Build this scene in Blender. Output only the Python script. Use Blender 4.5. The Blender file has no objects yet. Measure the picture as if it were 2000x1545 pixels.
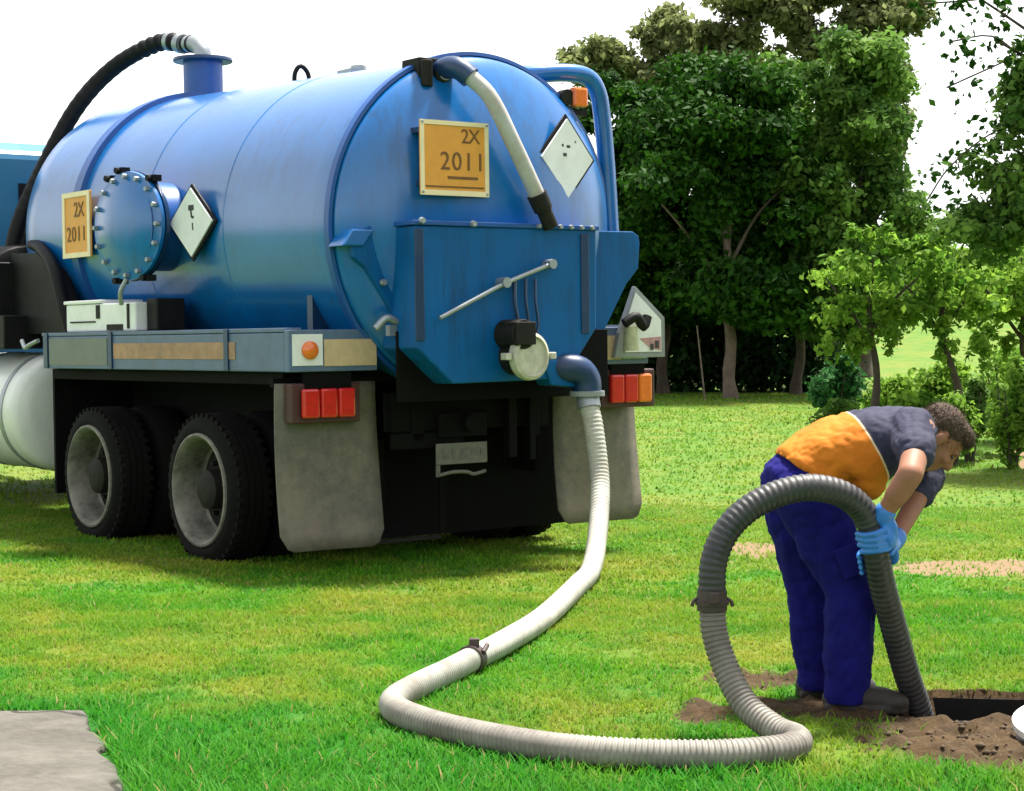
import bpy, bmesh, math, random
import numpy as np
from mathutils import Vector, Matrix, Quaternion

random.seed(7)
RNG = np.random.default_rng(11)
R = math.radians
scene = bpy.context.scene
COL = scene.collection

# ------------------------------------------------------------------ camera, sky, sun, exposure
cam_data = bpy.data.cameras.new('camera')
cam_data.sensor_width = 36.0
cam_data.lens = 64.8
cam_data.clip_start = 0.05
cam_data.clip_end = 2000
cam = bpy.data.objects.new('camera', cam_data)
COL.objects.link(cam)
cam.location = (0, 0, 1.25)
cam.rotation_euler = (R(90 - 1.313), 0, 0)
scene.camera = cam

SUN_ELEV, SUN_AZ = 71, 42          # azimuth measured from +Y towards +X
world = bpy.data.worlds.new('World')
scene.world = world
world.use_nodes = True
wn = world.node_tree
wn.nodes.clear()
sky = wn.nodes.new('ShaderNodeTexSky')
sky.sky_type = 'NISHITA'
sky.sun_disc = False
sky.sun_elevation = R(SUN_ELEV)
sky.sun_rotation = R(SUN_AZ)
sky.air_density = 1.0
sky.dust_density = 1.0
sky.ozone_density = 1.0
hs = wn.nodes.new('ShaderNodeHueSaturation')
hs.inputs['Saturation'].default_value = 0.10
bg = wn.nodes.new('ShaderNodeBackground')
bg.inputs['Strength'].default_value = 0.10
wo = wn.nodes.new('ShaderNodeOutputWorld')
wn.links.new(sky.outputs[0], hs.inputs['Color'])
wn.links.new(hs.outputs[0], bg.inputs['Color'])
wn.links.new(bg.outputs[0], wo.inputs['Surface'])

sun_data = bpy.data.lights.new('sun', 'SUN')
sun_data.energy = 4.0
sun_data.angle = R(7)
sun_data.color = (1.0, 0.95, 0.86)
sun = bpy.data.objects.new('sun', sun_data)
COL.objects.link(sun)
sdir = Vector((math.sin(R(SUN_AZ)) * math.cos(R(SUN_ELEV)), math.cos(R(SUN_AZ)) * math.cos(R(SUN_ELEV)), math.sin(R(SUN_ELEV))))
sun.rotation_euler = (-sdir).to_track_quat('-Z', 'Y').to_euler()

scene.view_settings.view_transform = 'Standard'
scene.view_settings.look = 'None'
scene.view_settings.gamma = 1.0
scene.view_settings.use_curve_mapping = False
scene.view_settings.exposure = 1.72

# ------------------------------------------------------------------ materials
def inp(n, name, v):
    n.inputs[name].default_value = v

def c4(c):
    return (c[0], c[1], c[2], 1.0)

def mixrgb(nt, fac, a, b, blend='MIX'):
    m = nt.nodes.new('ShaderNodeMix')
    m.data_type = 'RGBA'
    m.blend_type = blend
    for sock, v in ((m.inputs[0], fac), (m.inputs[6], a), (m.inputs[7], b)):
        if isinstance(v, bpy.types.NodeSocket):
            nt.links.new(v, sock)
        elif isinstance(v, (tuple, list)):
            sock.default_value = c4(v)
        else:
            sock.default_value = v
    return m.outputs[2]

def noise(nt, scale, detail=4, rough=0.6, coord=None, dist=0.0):
    n = nt.nodes.new('ShaderNodeTexNoise')
    inp(n, 'Scale', scale); inp(n, 'Detail', detail); inp(n, 'Roughness', rough); inp(n, 'Distortion', dist)
    if coord is not None:
        nt.links.new(coord, n.inputs['Vector'])
    return n.outputs[0]

def ramp(nt, fac, lo, hi):
    n = nt.nodes.new('ShaderNodeMapRange')
    n.clamp = True
    inp(n, 'From Min', lo); inp(n, 'From Max', hi)
    nt.links.new(fac, n.inputs[0])
    return n.outputs[0]

def mth(nt, op, a, b=0.0):
    n = nt.nodes.new('ShaderNodeMath')
    n.operation = op
    for s, v in ((n.inputs[0], a), (n.inputs[1], b)):
        if isinstance(v, bpy.types.NodeSocket):
            nt.links.new(v, s)
        else:
            s.default_value = v
    return n.outputs[0]

def newmat(name):
    m = bpy.data.materials.new(name)
    m.use_nodes = True
    nt = m.node_tree
    return m, nt, nt.nodes['Principled BSDF']

def objcoord(nt):
    return nt.nodes.new('ShaderNodeTexCoord').outputs['Object']

def poscoord(nt):
    return nt.nodes.new('ShaderNodeNewGeometry').outputs['Position']

def mat(name, col, rough=0.5, metal=0.0, var=0.15, vscale=6, dirt=0.0, dirtcol=(0.16, 0.12, 0.08), dscale=4, bump=0.0, bscale=60, coat=0.0, spec=0.5, streak=0.0, streakcol=(0.02, 0.03, 0.04)):
    m, nt, b = newmat(name)
    oc = objcoord(nt)
    n1 = noise(nt, vscale, 6, 0.65, oc)
    dark = tuple(c * (1 - var) for c in col)
    lite = tuple(min(1, c * (1 + var)) for c in col)
    c = mixrgb(nt, ramp(nt, n1, 0.3, 0.7), dark, lite)
    rr = rough
    if streak > 0:
        mp = nt.nodes.new('ShaderNodeMapping'); inp(mp, 'Scale', (9, 9, 0.7)); nt.links.new(oc, mp.inputs[0])
        st = mth(nt, 'MULTIPLY', ramp(nt, noise(nt, 1.6, 8, 0.8, mp.outputs[0]), 0.47, 0.70), ramp(nt, noise(nt, 1.3, 4, 0.6, oc), 0.36, 0.60))
        c = mixrgb(nt, mth(nt, 'MULTIPLY', st, streak), c, streakcol)
    if dirt > 0:
        n2 = noise(nt, dscale, 8, 0.7, oc)
        n3 = noise(nt, dscale * 9, 4, 0.7, oc)
        d = mth(nt, 'MULTIPLY', ramp(nt, mth(nt, 'ADD', mth(nt, 'MULTIPLY', n2, 0.7), mth(nt, 'MULTIPLY', n3, 0.3)), 0.42, 0.68), dirt)
        c = mixrgb(nt, d, c, dirtcol)
        rn = nt.nodes.new('ShaderNodeMapRange')
        inp(rn, 'To Min', rough); inp(rn, 'To Max', min(1, rough + 0.45))
        nt.links.new(d, rn.inputs[0])
        nt.links.new(rn.outputs[0], b.inputs['Roughness'])
    else:
        inp(b, 'Roughness', rr)
    nt.links.new(c, b.inputs['Base Color'])
    inp(b, 'Metallic', metal)
    inp(b, 'Specular IOR Level', spec)
    if coat:
        inp(b, 'Coat Weight', coat); inp(b, 'Coat Roughness', 0.20); inp(b, 'Coat IOR', 1.58 if coat > 0.9 else 1.5)
    if bump:
        bn = nt.nodes.new('ShaderNodeBump')
        inp(bn, 'Strength', bump); inp(bn, 'Distance', 0.01)
        nt.links.new(noise(nt, bscale, 4, 0.6, oc), bn.inputs['Height'])
        nt.links.new(bn.outputs[0], b.inputs['Normal'])
    return m

M = {}
M['blue'] = mat('blue_paint', (0.0005, 0.122, 0.40), 0.33, 0, 0.10, 1.5, 0.22, (0.004, 0.07, 0.24), 2.5, 0.04, 3, coat=1.0, spec=0.1, streak=0.8, streakcol=(0.012, 0.055, 0.14))
M['blue_dull'] = mat('blue_paint_worn', (0.0005, 0.092, 0.29), 0.45, 0, 0.14, 2.5, 0.35, (0.002, 0.07, 0.20), 3.5, 0.06, 9, spec=0.2, streak=0.75, streakcol=(0.012, 0.018, 0.02))
M['blue_ring'] = mat('blue_paint_band', (0.001, 0.070, 0.30), 0.35, 0, 0.12, 4, 0.3, (0.04, 0.06, 0.10), 5)
M['navy'] = mat('dark_blue_paint', (0.002, 0.028, 0.095), 0.35, 0, 0.15, 4, 0.25, (0.03, 0.03, 0.04))
M['cab'] = mat('cab_paint', (0.03, 0.15, 0.29), 0.3, 0, 0.08, 2, 0.15, (0.08, 0.09, 0.10))
M['chassis'] = mat('black_chassis', (0.002, 0.002, 0.002), 0.8, 0, 0.3, 6, 0.4, (0.005, 0.0045, 0.004), 5, 0.2, 40, spec=0.15)
M['steel'] = mat('galvanised_steel', (0.34, 0.37, 0.40), 0.45, 0.7, 0.18, 12, 0.35, (0.20, 0.19, 0.17), 6)
M['railblue'] = mat('faded_blue_rail', (0.070, 0.120, 0.22), 0.45, 0.0, 0.2, 8, 0.45, (0.16, 0.16, 0.15), 5)
M['railgrey'] = mat('grey_rail_panel', (0.13, 0.15, 0.14), 0.5, 0.0, 0.12, 6, 0.3, (0.14, 0.13, 0.10))
M['tape_orange'] = mat('faded_orange_tape', (0.36, 0.19, 0.10), 0.5, 0, 0.3, 9, 0.6, (0.16, 0.15, 0.12), 8)
M['tape_beige'] = mat('beige_reflector', (0.55, 0.40, 0.24), 0.4, 0, 0.15, 14, 0.25, (0.3, 0.22, 0.14), 10)
M['rubber'] = mat('tyre_rubber', (0.005, 0.005, 0.005), 0.9, 0, 0.3, 9, 0.5, (0.012, 0.011, 0.009), 6, 0.2, 60, spec=0.15)
M['rim'] = mat('cream_rim', (0.20, 0.195, 0.165), 0.55, 0.0, 0.15, 8, 0.95, (0.03, 0.027, 0.02), 3, spec=0.3)
M['hub'] = mat('hub_dark', (0.016, 0.016, 0.014), 0.6, 0.2, 0.25, 12, 0.5, (0.03, 0.027, 0.02), spec=0.15)
M['flap'] = mat('grey_mudflap', (0.115, 0.11, 0.095), 0.75, 0, 0.2, 3, 0.85, (0.25, 0.215, 0.16), 2.2, 0.15, 50, spec=0.15)
M['red'] = mat('red_lens', (0.55, 0.012, 0.012), 0.15, 0, 0.15, 25, coat=0.5)
M['orange_lens'] = mat('orange_lens', (0.75, 0.16, 0.02), 0.15, 0, 0.15, 25, coat=0.5)
M['pink_lens'] = mat('pale_lens', (0.55, 0.22, 0.18), 0.2, 0, 0.15, 25, coat=0.4)
M['lampcase'] = mat('dark_red_case', (0.05, 0.012, 0.012), 0.5, 0, 0.2, 10, 0.3, (0.06, 0.05, 0.04))
M['white'] = mat('white_paint', (0.74, 0.75, 0.76), 0.4, 0, 0.06, 8, 0.22, (0.40, 0.37, 0.33), 7)
M['fuel'] = mat('white_fuel_tank', (0.66, 0.67, 0.66), 0.3, 0.0, 0.05, 4, 0.2, (0.30, 0.28, 0.24), 3)
M['placard'] = mat('orange_placard', (0.70, 0.30, 0.035), 0.5, 0, 0.08, 12, 0.25, (0.55, 0.30, 0.10), 9)
M['placard_edge'] = mat('placard_pale_edge', (0.80, 0.66, 0.42), 0.5, 0, 0.08, 12)
M['ink'] = mat('dark_ink', (0.16, 0.07, 0.015), 0.6, 0, 0.3, 50)
M['ink_black'] = mat('black_ink', (0.03, 0.03, 0.035), 0.6, 0, 0.2, 40)
M['black'] = mat('black_plastic', (0.007, 0.007, 0.008), 0.5, 0, 0.3, 10, 0.3, (0.02, 0.018, 0.016), spec=0.15)
M['cap'] = mat('cream_valve_cap', (0.50, 0.49, 0.40), 0.5, 0.0, 0.15, 20, 0.5, (0.20, 0.18, 0.13), 14)
M['pipe_white'] = mat('weathered_white_pipe', (0.42, 0.42, 0.43), 0.45, 0, 0.12, 8, 0.7, (0.32, 0.24, 0.16), 3.2)
M['plate'] = mat('dirty_number_plate', (0.10, 0.10, 0.088), 0.5, 0, 0.2, 18, 0.5, (0.22, 0.20, 0.16), 20)
M['platechar'] = mat('faded_plate_character', (0.10, 0.10, 0.09), 0.6, 0, 0.3, 30)
M['yellowgrey'] = mat('yellow_grey_casting', (0.42, 0.42, 0.24), 0.5, 0, 0.2, 20, 0.3)
M['pinkstain'] = mat('faded_red_print', (0.42, 0.20, 0.21), 0.55, 0, 0.3, 16, 0.3, (0.5, 0.42, 0.4), 18)
M['greyplate'] = mat('grey_backing_plate', (0.24, 0.27, 0.29), 0.5, 0.2, 0.15, 9, 0.4)

# ------------------------------------------------------------------ mesh helpers
class MB:
    def __init__(self):
        self.v = []; self.f = []; self.mi = []
        self.m = 0
    def add(self, vs, fs):
        o = len(self.v)
        self.v.extend([tuple(p) for p in vs])
        for f in fs:
            self.f.append(tuple(i + o for i in f)); self.mi.append(self.m)
        return self
    def box(self, x0, x1, y0, y1, z0, z1):
        v = [(x, y, z) for x in (x0, x1) for y in (y0, y1) for z in (z0, z1)]
        return self.add(v, [(0, 1, 3, 2), (4, 6, 7, 5), (0, 4, 5, 1), (2, 3, 7, 6), (0, 2, 6, 4), (1, 5, 7, 3)])
    def prism(self, poly, o, ax, ay, an, t):
        """polygon (a,b) laid in plane o + a*ax + b*ay, extruded by t along an"""
        o, ax, ay, an = Vector(o), Vector(ax), Vector(ay), Vector(an)
        n = len(poly)
        v = [o + ax * a + ay * b for a, b in poly] + [o + ax * a + ay * b + an * t for a, b in poly]
        f = [tuple(range(n)), tuple(range(2 * n - 1, n - 1, -1))]
        f += [(i, (i + 1) % n, n + (i + 1) % n, n + i) for i in range(n)]
        return self.add(v, f)
    def lathe(self, prof, o, axis, seg=32, cap=True, ref=None):
        """prof: list of (radius, distance along axis)"""
        o, a = Vector(o), Vector(axis).normalized()
        r = Vector(ref) if ref else (Vector((0, 0, 1)) if abs(a.z) < 0.9 else Vector((1, 0, 0)))
        e1 = (r - a * r.dot(a)).normalized(); e2 = a.cross(e1)
        v = []
        for rad, t in prof:
            for k in range(seg):
                an = 2 * math.pi * k / seg
                v.append(o + a * t + (e1 * math.cos(an) + e2 * math.sin(an)) * rad)
        f = []
        for i in range(len(prof) - 1):
            for k in range(seg):
                k2 = (k + 1) % seg
                f.append((i * seg + k, i * seg + k2, (i + 1) * seg + k2, (i + 1) * seg + k))
        if cap:
            f.append(tuple(range(seg - 1, -1, -1)))
            f.append(tuple(range((len(prof) - 1) * seg, len(prof) * seg)))
        return self.add(v, f)
    def cyl(self, p0, p1, r0, r1=None, seg=16):
        p0, p1 = Vector(p0), Vector(p1)
        return self.lathe([(r0, 0), (r0 if r1 is None else r1, (p1 - p0).length)], p0, p1 - p0, seg)
    def tube(self, pts, rad, seg=12):
        """pts: list of Vectors, rad: scalar or list"""
        pts = [Vector(p) for p in pts]
        n = len(pts)
        if not hasattr(rad, '__len__'):
            rad = [rad] * n
        t = (pts[1] - pts[0]).normalized()
        e = t.orthogonal().normalized()
        v = []
        for i in range(n):
            t2 = (pts[min(i + 1, n - 1)] - pts[max(i - 1, 0)]).normalized()
            e = t.rotation_difference(t2) @ e
            e = (e - t2 * e.dot(t2)).normalized(); t = t2
            b = t.cross(e)
            for k in range(seg):
                an = 2 * math.pi * k / seg
                v.append(pts[i] + (e * math.cos(an) + b * math.sin(an)) * rad[i])
        f = []
        for i in range(n - 1):
            for k in range(seg):
                k2 = (k + 1) % seg
                f.append((i * seg + k, i * seg + k2, (i + 1) * seg + k2, (i + 1) * seg + k))
        f.append(tuple(range(seg - 1, -1, -1))); f.append(tuple(range((n - 1) * seg, n * seg)))
        return self.add(v, f)
    def mesh(self, name, mats, smooth=False):
        me = bpy.data.meshes.new(name)
        me.from_pydata(self.v, [], self.f)
        for m in (mats if isinstance(mats, (list, tuple)) else [mats]):
            me.materials.append(m)
        me.polygons.foreach_set('material_index', self.mi)
        bm = bmesh.new(); bm.from_mesh(me)
        bmesh.ops.recalc_face_normals(bm, faces=bm.faces)
        bm.to_mesh(me); bm.free()
        if smooth:
            me.shade_smooth()
            me.set_sharp_from_angle(angle=R(38))
        return me
    def build(self, name, mats, parent=None, smooth=False, bevel=0.0):
        o = bpy.data.objects.new(name, self.mesh(name, mats, smooth))
        COL.objects.link(o)
        o.parent = parent
        if bevel:
            b = o.modifiers.new('bevel', 'BEVEL')
            b.width = bevel; b.segments = 2; b.limit_method = 'ANGLE'; b.angle_limit = R(40)
        return o

def catmull(pts, step):
    P = [Vector(p) for p in pts]
    P = [P[0] * 2 - P[1]] + P + [P[-1] * 2 - P[-2]]
    out = []
    for i in range(1, len(P) - 2):
        a, b, c, d = P[i - 1], P[i], P[i + 1], P[i + 2]
        n = max(2, int((c - b).length / step * 3))
        for k in range(n):
            t = k / n
            out.append(0.5 * ((2 * b) + (c - a) * t + (2 * a - 5 * b + 4 * c - d) * t * t + (3 * b - a - 3 * c + d) * t ** 3))
    out.append(P[-2].copy())
    # resample evenly
    res = [out[0]]; acc = 0.0
    for p, q in zip(out, out[1:]):
        L = (q - p).length
        if L == 0: continue
        pos = step - acc
        while pos <= L:
            res.append(p + (q - p) * (pos / L)); pos += step
        acc = L - (pos - step)
    res.append(out[-1])
    return res

def empty(name, loc=(0, 0, 0), rot=(0, 0, 0)):
    o = bpy.data.objects.new(name, None)
    COL.objects.link(o)
    o.location = loc; o.rotation_euler = rot
    o.empty_display_size = 0.2
    return o

def tag(o, label=None, cat=None, group=None, kind=None):
    if label: o['label'] = label
    if cat: o['category'] = cat
    if group: o['group'] = group
    if kind: o['kind'] = kind
    return o

def np_mesh(name, verts, faces_n, idx, mats, attrs=None, smooth=False):
    """verts (N,3); idx flat loop vertex indices; faces_n verts per face (constant)"""
    me = bpy.data.meshes.new(name)
    nf = len(idx) // faces_n
    me.vertices.add(len(verts)); me.vertices.foreach_set('co', np.ascontiguousarray(verts, np.float32).ravel())
    me.loops.add(len(idx)); me.loops.foreach_set('vertex_index', np.ascontiguousarray(idx, np.int32))
    me.polygons.add(nf)
    me.polygons.foreach_set('loop_start', np.arange(0, len(idx), faces_n, dtype=np.int32))
    me.update(calc_edges=True)
    for m in (mats if isinstance(mats, (list, tuple)) else [mats]):
        me.materials.append(m)
    for k, a in (attrs or {}).items():
        at = me.attributes.new(k, 'FLOAT', 'POINT')
        at.data.foreach_set('value', np.ascontiguousarray(a, np.float32))
    if smooth:
        me.shade_smooth()
    me.validate()
    return me

def link(name, me, parent=None):
    o = bpy.data.objects.new(name, me)
    COL.objects.link(o); o.parent = parent
    return o

# value noise
_LAT = RNG.random((64, 64))
def vnoise(x, y, s):
    x = np.asarray(x) * s; y = np.asarray(y) * s
    xi = np.floor(x).astype(int); yi = np.floor(y).astype(int)
    fx = x - xi; fy = y - yi
    fx = fx * fx * (3 - 2 * fx); fy = fy * fy * (3 - 2 * fy)
    g = lambda a, b: _LAT[a % 64, b % 64]
    return (g(xi, yi) * (1 - fx) + g(xi + 1, yi) * fx) * (1 - fy) + (g(xi, yi + 1) * (1 - fx) + g(xi + 1, yi + 1) * fx) * fy
def sstep(a, b, x):
    t = np.clip((np.asarray(x, float) - a) / (b - a), 0, 1)
    return t * t * (3 - 2 * t)

# ------------------------------------------------------------------ the ground
PIT = (1.385, 1.98, 6.27, 6.80)

def in_pit(x, y):
    wob = (vnoise(x, y, 4.5) - 0.5) * 0.07
    return (x > PIT[0] + wob) & (x < PIT[1] + wob) & (y > PIT[2] + 0.10 * (x - 1.40) * 0.3 + wob) & (y < PIT[3] - 0.14 * (x - 1.40) + wob)

def height(x, y):
    x = np.asarray(x, float); y = np.asarray(y, float)
    h = 0.55 * sstep(14, 30, y) + 1.9 * sstep(30, 60, y)
    h = h + (vnoise(x, y, 0.35) - 0.5) * 0.05 * sstep(11.5, 14, y) + (vnoise(x + 9, y, 2.2) - 0.5) * 0.014
    s = soil(x, y)
    h = h + s * (vnoise(x, y, 5) - 0.35) * 0.055 * (y < 8) + s * ((vnoise(x, y, 15) - 0.5) * 0.04 + (vnoise(x, y, 33) - 0.5) * 0.03) * (y < 8)
    return h

def soil(x, y):
    x = np.asarray(x, float); y = np.asarray(y, float)
    n = (vnoise(x, y, 1.7) - 0.5) * 0.5 + (vnoise(x, y, 6.0) - 0.5) * 0.5 + (vnoise(x, y, 17.0) - 0.5) * 0.45
    def ell(cx, cy, rx, ry):
        return 1 - np.sqrt(((x - cx) / rx) ** 2 + ((y - cy) / ry) ** 2)
    m = ell(1.75, 6.0, 0.75, 0.80)
    m = np.maximum(m, ell(1.30, 6.45, 0.55, 0.30))
    m = np.maximum(m, ell(1.0, 7.0, 0.40, 0.25) * 0.7)
    m = np.maximum(m, ell(0.66, 6.42, 0.16, 0.25) * 0.35)
    m = np.maximum(m, ell(2.75, 10.70, 0.90, 0.60) * 0.75)
    m = np.maximum(m, ell(1.55, 11.7, 0.30, 0.65) * 0.75)
    m = np.maximum(m, ell(5.35 + 0.12 * (y - 18), 18.5, 0.45, 3.0) * 0.9)
    return np.clip((m + n * 0.55) * 2.4 + 0.1, 0, 1)

def axis_lines(segs):
    out = []
    for a, b, st in segs:
        out.append(np.arange(a, b - 1e-6, st))
    out.append([segs[-1][1]])
    return np.concatenate(out)

gx = axis_lines([(-400, -100, 60), (-100, -30, 10), (-30, -5, 1.5), (-5, 0.3, 0.09), (0.3, 2.4, 0.02), (2.4, 6, 0.09), (6, 30, 1.5), (30, 100, 10), (100, 400, 60)])
gy = axis_lines([(-60, -10, 10), (-10, 4.6, 0.8), (4.6, 5.6, 0.05), (5.6, 7.3, 0.02), (7.3, 14, 0.09), (14, 32, 0.35), (32, 70, 2), (70, 200, 15), (200, 900, 100)])
GX, GY = np.meshgrid(gx, gy)
GZ = height(GX, GY)
PM = in_pit(GX, GY)
GZ = np.where(PM, -0.85 + 0.05 * vnoise(GX, GY, 8), GZ)
nx, ny = len(gx), len(gy)
ii = np.arange(ny - 1)[:, None] * nx + np.arange(nx - 1)[None, :]
gidx = np.stack([ii, ii + 1, ii + 1 + nx, ii + nx], -1).reshape(-1)
PR = PM.copy()
for dx_ in (-2, -1, 0, 1, 2):
    for dy_ in (-2, -1, 0, 1, 2):
        PR |= np.roll(np.roll(PM, dx_, 1), dy_, 0)
soilv = np.maximum(soil(GX, GY), PR * 1.0)

def lawn_colour(nt, pos):
    """patchy lawn: fresh green, yellow dry patches, lush dark green near the camera's left"""
    n1 = noise(nt, 0.75, 5, 0.6, pos, 0.4)
    n2 = noise(nt, 2.6, 5, 0.65, pos)
    n3 = noise(nt, 11, 4, 0.7, pos)
    base = mixrgb(nt, ramp(nt, n2, 0.35, 0.65), (0.028, 0.185, 0.006), (0.095, 0.295, 0.010))
    dry = mixrgb(nt, ramp(nt, n3, 0.3, 0.7), (0.215, 0.285, 0.016), (0.33, 0.245, 0.045))
    fdry = mth(nt, 'MULTIPLY', ramp(nt, mth(nt, 'ADD', mth(nt, 'MULTIPLY', n1, 0.6), mth(nt, 'MULTIPLY', n2, 0.4)), 0.43, 0.61), 0.95)
    c = mixrgb(nt, fdry, base, dry)
    sepf = nt.nodes.new('ShaderNodeSeparateXYZ'); nt.links.new(pos, sepf.inputs[0])
    farm = mth(nt, 'MULTIPLY', ramp(nt, mth(nt, 'ADD', sepf.outputs[1], mth(nt, 'MULTIPLY', n1, 4.0)), 12.0, 18.0), 0.5)
    c = mixrgb(nt, farm, c, mixrgb(nt, n2, (0.15, 0.29, 0.035), (0.27, 0.31, 0.07)))
    # lush taller grass growing in the foreground corner beside the slab
    sep = nt.nodes.new('ShaderNodeSeparateXYZ'); nt.links.new(pos, sep.inputs[0])
    g = mth(nt, 'ADD', sep.outputs[1], mth(nt, 'MULTIPLY', sep.outputs[0], 0.55))
    g = mth(nt, 'ADD', g, mth(nt, 'MULTIPLY', mth(nt, 'SUBTRACT', n2, 0.5), 2.2))
    lush = nt.nodes.new('ShaderNodeMapRange'); lush.clamp = True
    inp(lush, 'From Min', 6.5); inp(lush, 'From Max', 5.5)
    nt.links.new(g, lush.inputs[0])
    c = mixrgb(nt, mth(nt, 'MULTIPLY', lush.outputs[0], 0.92), c, (0.008, 0.195, 0.012))
    return c

def make_ground_mat():
    m, nt, b = newmat('lawn_ground')
    pos = poscoord(nt)
    lc = lawn_colour(nt, pos)
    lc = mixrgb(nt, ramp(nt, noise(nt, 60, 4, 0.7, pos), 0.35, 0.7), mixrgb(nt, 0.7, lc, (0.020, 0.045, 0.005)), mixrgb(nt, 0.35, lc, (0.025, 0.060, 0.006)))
    at = nt.nodes.new('ShaderNodeAttribute'); at.attribute_name = 'soil'
    ns = noise(nt, 9, 6, 0.7, pos); nf = noise(nt, 45, 6, 0.75, pos)
    sc = mixrgb(nt, ramp(nt, ns, 0.3, 0.7), (0.026, 0.016, 0.007), (0.080, 0.049, 0.022))
    sc = mixrgb(nt, ramp(nt, nf, 0.55, 0.75), sc, (0.14, 0.098, 0.055))
    sep = nt.nodes.new('ShaderNodeSeparateXYZ'); nt.links.new(pos, sep.inputs[0])
    far = ramp(nt, sep.outputs[1], 8.5, 9.5)
    sc = mixrgb(nt, far, sc, mixrgb(nt, ns, (0.15, 0.10, 0.055), (0.23, 0.155, 0.09)))
    fac = ramp(nt, mth(nt, 'ADD', at.outputs['Fac'], mth(nt, 'MULTIPLY', mth(nt, 'SUBTRACT', nf, 0.5), 0.9)), 0.48, 0.72)
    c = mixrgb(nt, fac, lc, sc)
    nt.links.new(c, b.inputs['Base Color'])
    inp(b, 'Roughness', 0.9)
    inp(b, 'Specular IOR Level', 0.2)
    bn = nt.nodes.new('ShaderNodeBump'); inp(bn, 'Strength', 0.6); inp(bn, 'Distance', 0.02)
    nt.links.new(nf, bn.inputs['Height']); nt.links.new(bn.outputs[0], b.inputs['Normal'])
    return m
M['ground'] = make_ground_mat()
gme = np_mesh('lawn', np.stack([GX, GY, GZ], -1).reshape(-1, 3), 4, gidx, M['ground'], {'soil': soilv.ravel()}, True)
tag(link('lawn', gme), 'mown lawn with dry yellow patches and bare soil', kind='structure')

# ------------------------------------------------------------------ grass
def make_grass_mat():
    m, nt, b = newmat('grass_blades')
    pos = poscoord(nt)
    c = lawn_colour(nt, pos)
    at = nt.nodes.new('ShaderNodeAttribute'); at.attribute_name = 'rnd'
    c = mixrgb(nt, ramp(nt, at.outputs['Fac'], 0.0, 1.0), mixrgb(nt, 0.30, c, (0.020, 0.120, 0.004)), mixrgb(nt, 0.25, c, (0.22, 0.42, 0.03)))
    c = mixrgb(nt, ramp(nt, at.outputs['Fac'], 0.97, 0.975), c, (0.32, 0.26, 0.10))
    nt.links.new(c, b.inputs['Base Color'])
    inp(b, 'Roughness', 0.6)
    inp(b, 'Specular IOR Level', 0.12)
    tr = nt.nodes.new('ShaderNodeBsdfTranslucent')
    nt.links.new(c, tr.inputs['Color'])
    mx = nt.nodes.new('ShaderNodeMixShader'); inp(mx, 'Fac', 0.45)
    out = nt.nodes['Material Output']
    nt.links.new(b.outputs[0], mx.inputs[1]); nt.links.new(tr.outputs[0], mx.inputs[2])
    nt.links.new(mx.outputs[0], out.inputs['Surface'])
    return m
M['grass'] = make_grass_mat()

def blades(n, y0, y1, xm, h0, h1, w, slabpoly=None):
    y = np.sqrt(RNG.random(n) * (y1 ** 2 - y0 ** 2) + y0 ** 2)
    x = (RNG.random(n) * 2 - 1) * (0.29 * y + xm)
    # clumping
    keep = vnoise(x, y, 7) * 0.6 + vnoise(x, y, 23) * 0.4 > 0.12 + 0.22 * RNG.random(n)
    s = soil(x, y)
    keep &= RNG.random(n) > s * np.where(y > 9, 0.85, 1.05)
    keep &= ~in_pit(x, y)
    sx, sy = slab_edge(y), y
    keep &= ~((x < sx) & (y < 6.38))
    x, y = x[keep], y[keep]; n = len(x)
    g = y + 0.55 * x
    lush = 1 - sstep(4.9, 6.0, g)
    near_edge = np.exp(-((x - slab_edge(y) - 0.06) / 0.10) ** 2) * (y < 6.6) + np.exp(-((y - 6.44) / 0.06) ** 2) * (x < -1.4)
    near_edge = near_edge + 0.8 * np.exp(-(((x - 1.0) / 0.9) ** 2 + ((y - 5.35) / 0.25) ** 2))
    hgt = (h0 + (h1 - h0) * RNG.random(n) ** 1.5) * (0.7 + 0.6 * vnoise(x, y, 3)) * (1 + 0.7 * lush + 0.9 * np.clip(near_edge, 0, 1))
    a = RNG.random(n) * 2 * math.pi
    lean = hgt * (0.25 + 0.8 * RNG.random(n))
    ww = w * (0.6 + 0.8 * RNG.random(n))
    z = height(x, y) - 0.005
    dx, dy = np.cos(a), np.sin(a); px, py = -dy, dx
    def pt(t, wd, sgn):
        off = lean * t * t
        return np.stack([x + dx * off + px * wd * sgn, y + dy * off + py * wd * sgn, z + hgt * (t - 0.18 * t * t)], -1)
    V = np.stack([pt(0, ww * 0.5, -1), pt(0, ww * 0.5, 1), pt(0.55, ww * 0.42, 1), pt(0.55, ww * 0.42, -1), pt(1.0, ww * 0.08, 1), pt(1.0, ww * 0.08, -1)], 1).reshape(-1, 3)
    b = np.arange(n)[:, None] * 6
    idx = (b + np.array([0, 1, 2, 3, 3, 2, 4, 5])[None, :]).reshape(-1)
    rnd = np.repeat(RNG.random(n), 6)
    return V, idx, rnd

def slab_edge(y):
    return -1.10 - (np.asarray(y) - 5.237) * 0.33

def grass_object(name, label, *bl):
    V, I, A = [], [], []; o = 0
    for v, i, r in bl:
        V.append(v); I.append(i + o); A.append(r); o += len(v)
    me = np_mesh(name, np.concatenate(V), 4, np.concatenate(I), M['grass'], {'rnd': np.concatenate(A)})
    tag(link(name, me), label, 'grass', kind='stuff')

grass_object('grass', 'short patchy green grass covering the lawn',
             blades(210000, 4.9, 9.5, 0.5, 0.015, 0.042, 0.0050),
             blades(130000, 9.5, 15, 0.6, 0.018, 0.042, 0.009),
             blades(60000, 15, 31, 0.8, 0.025, 0.055, 0.020))

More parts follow.
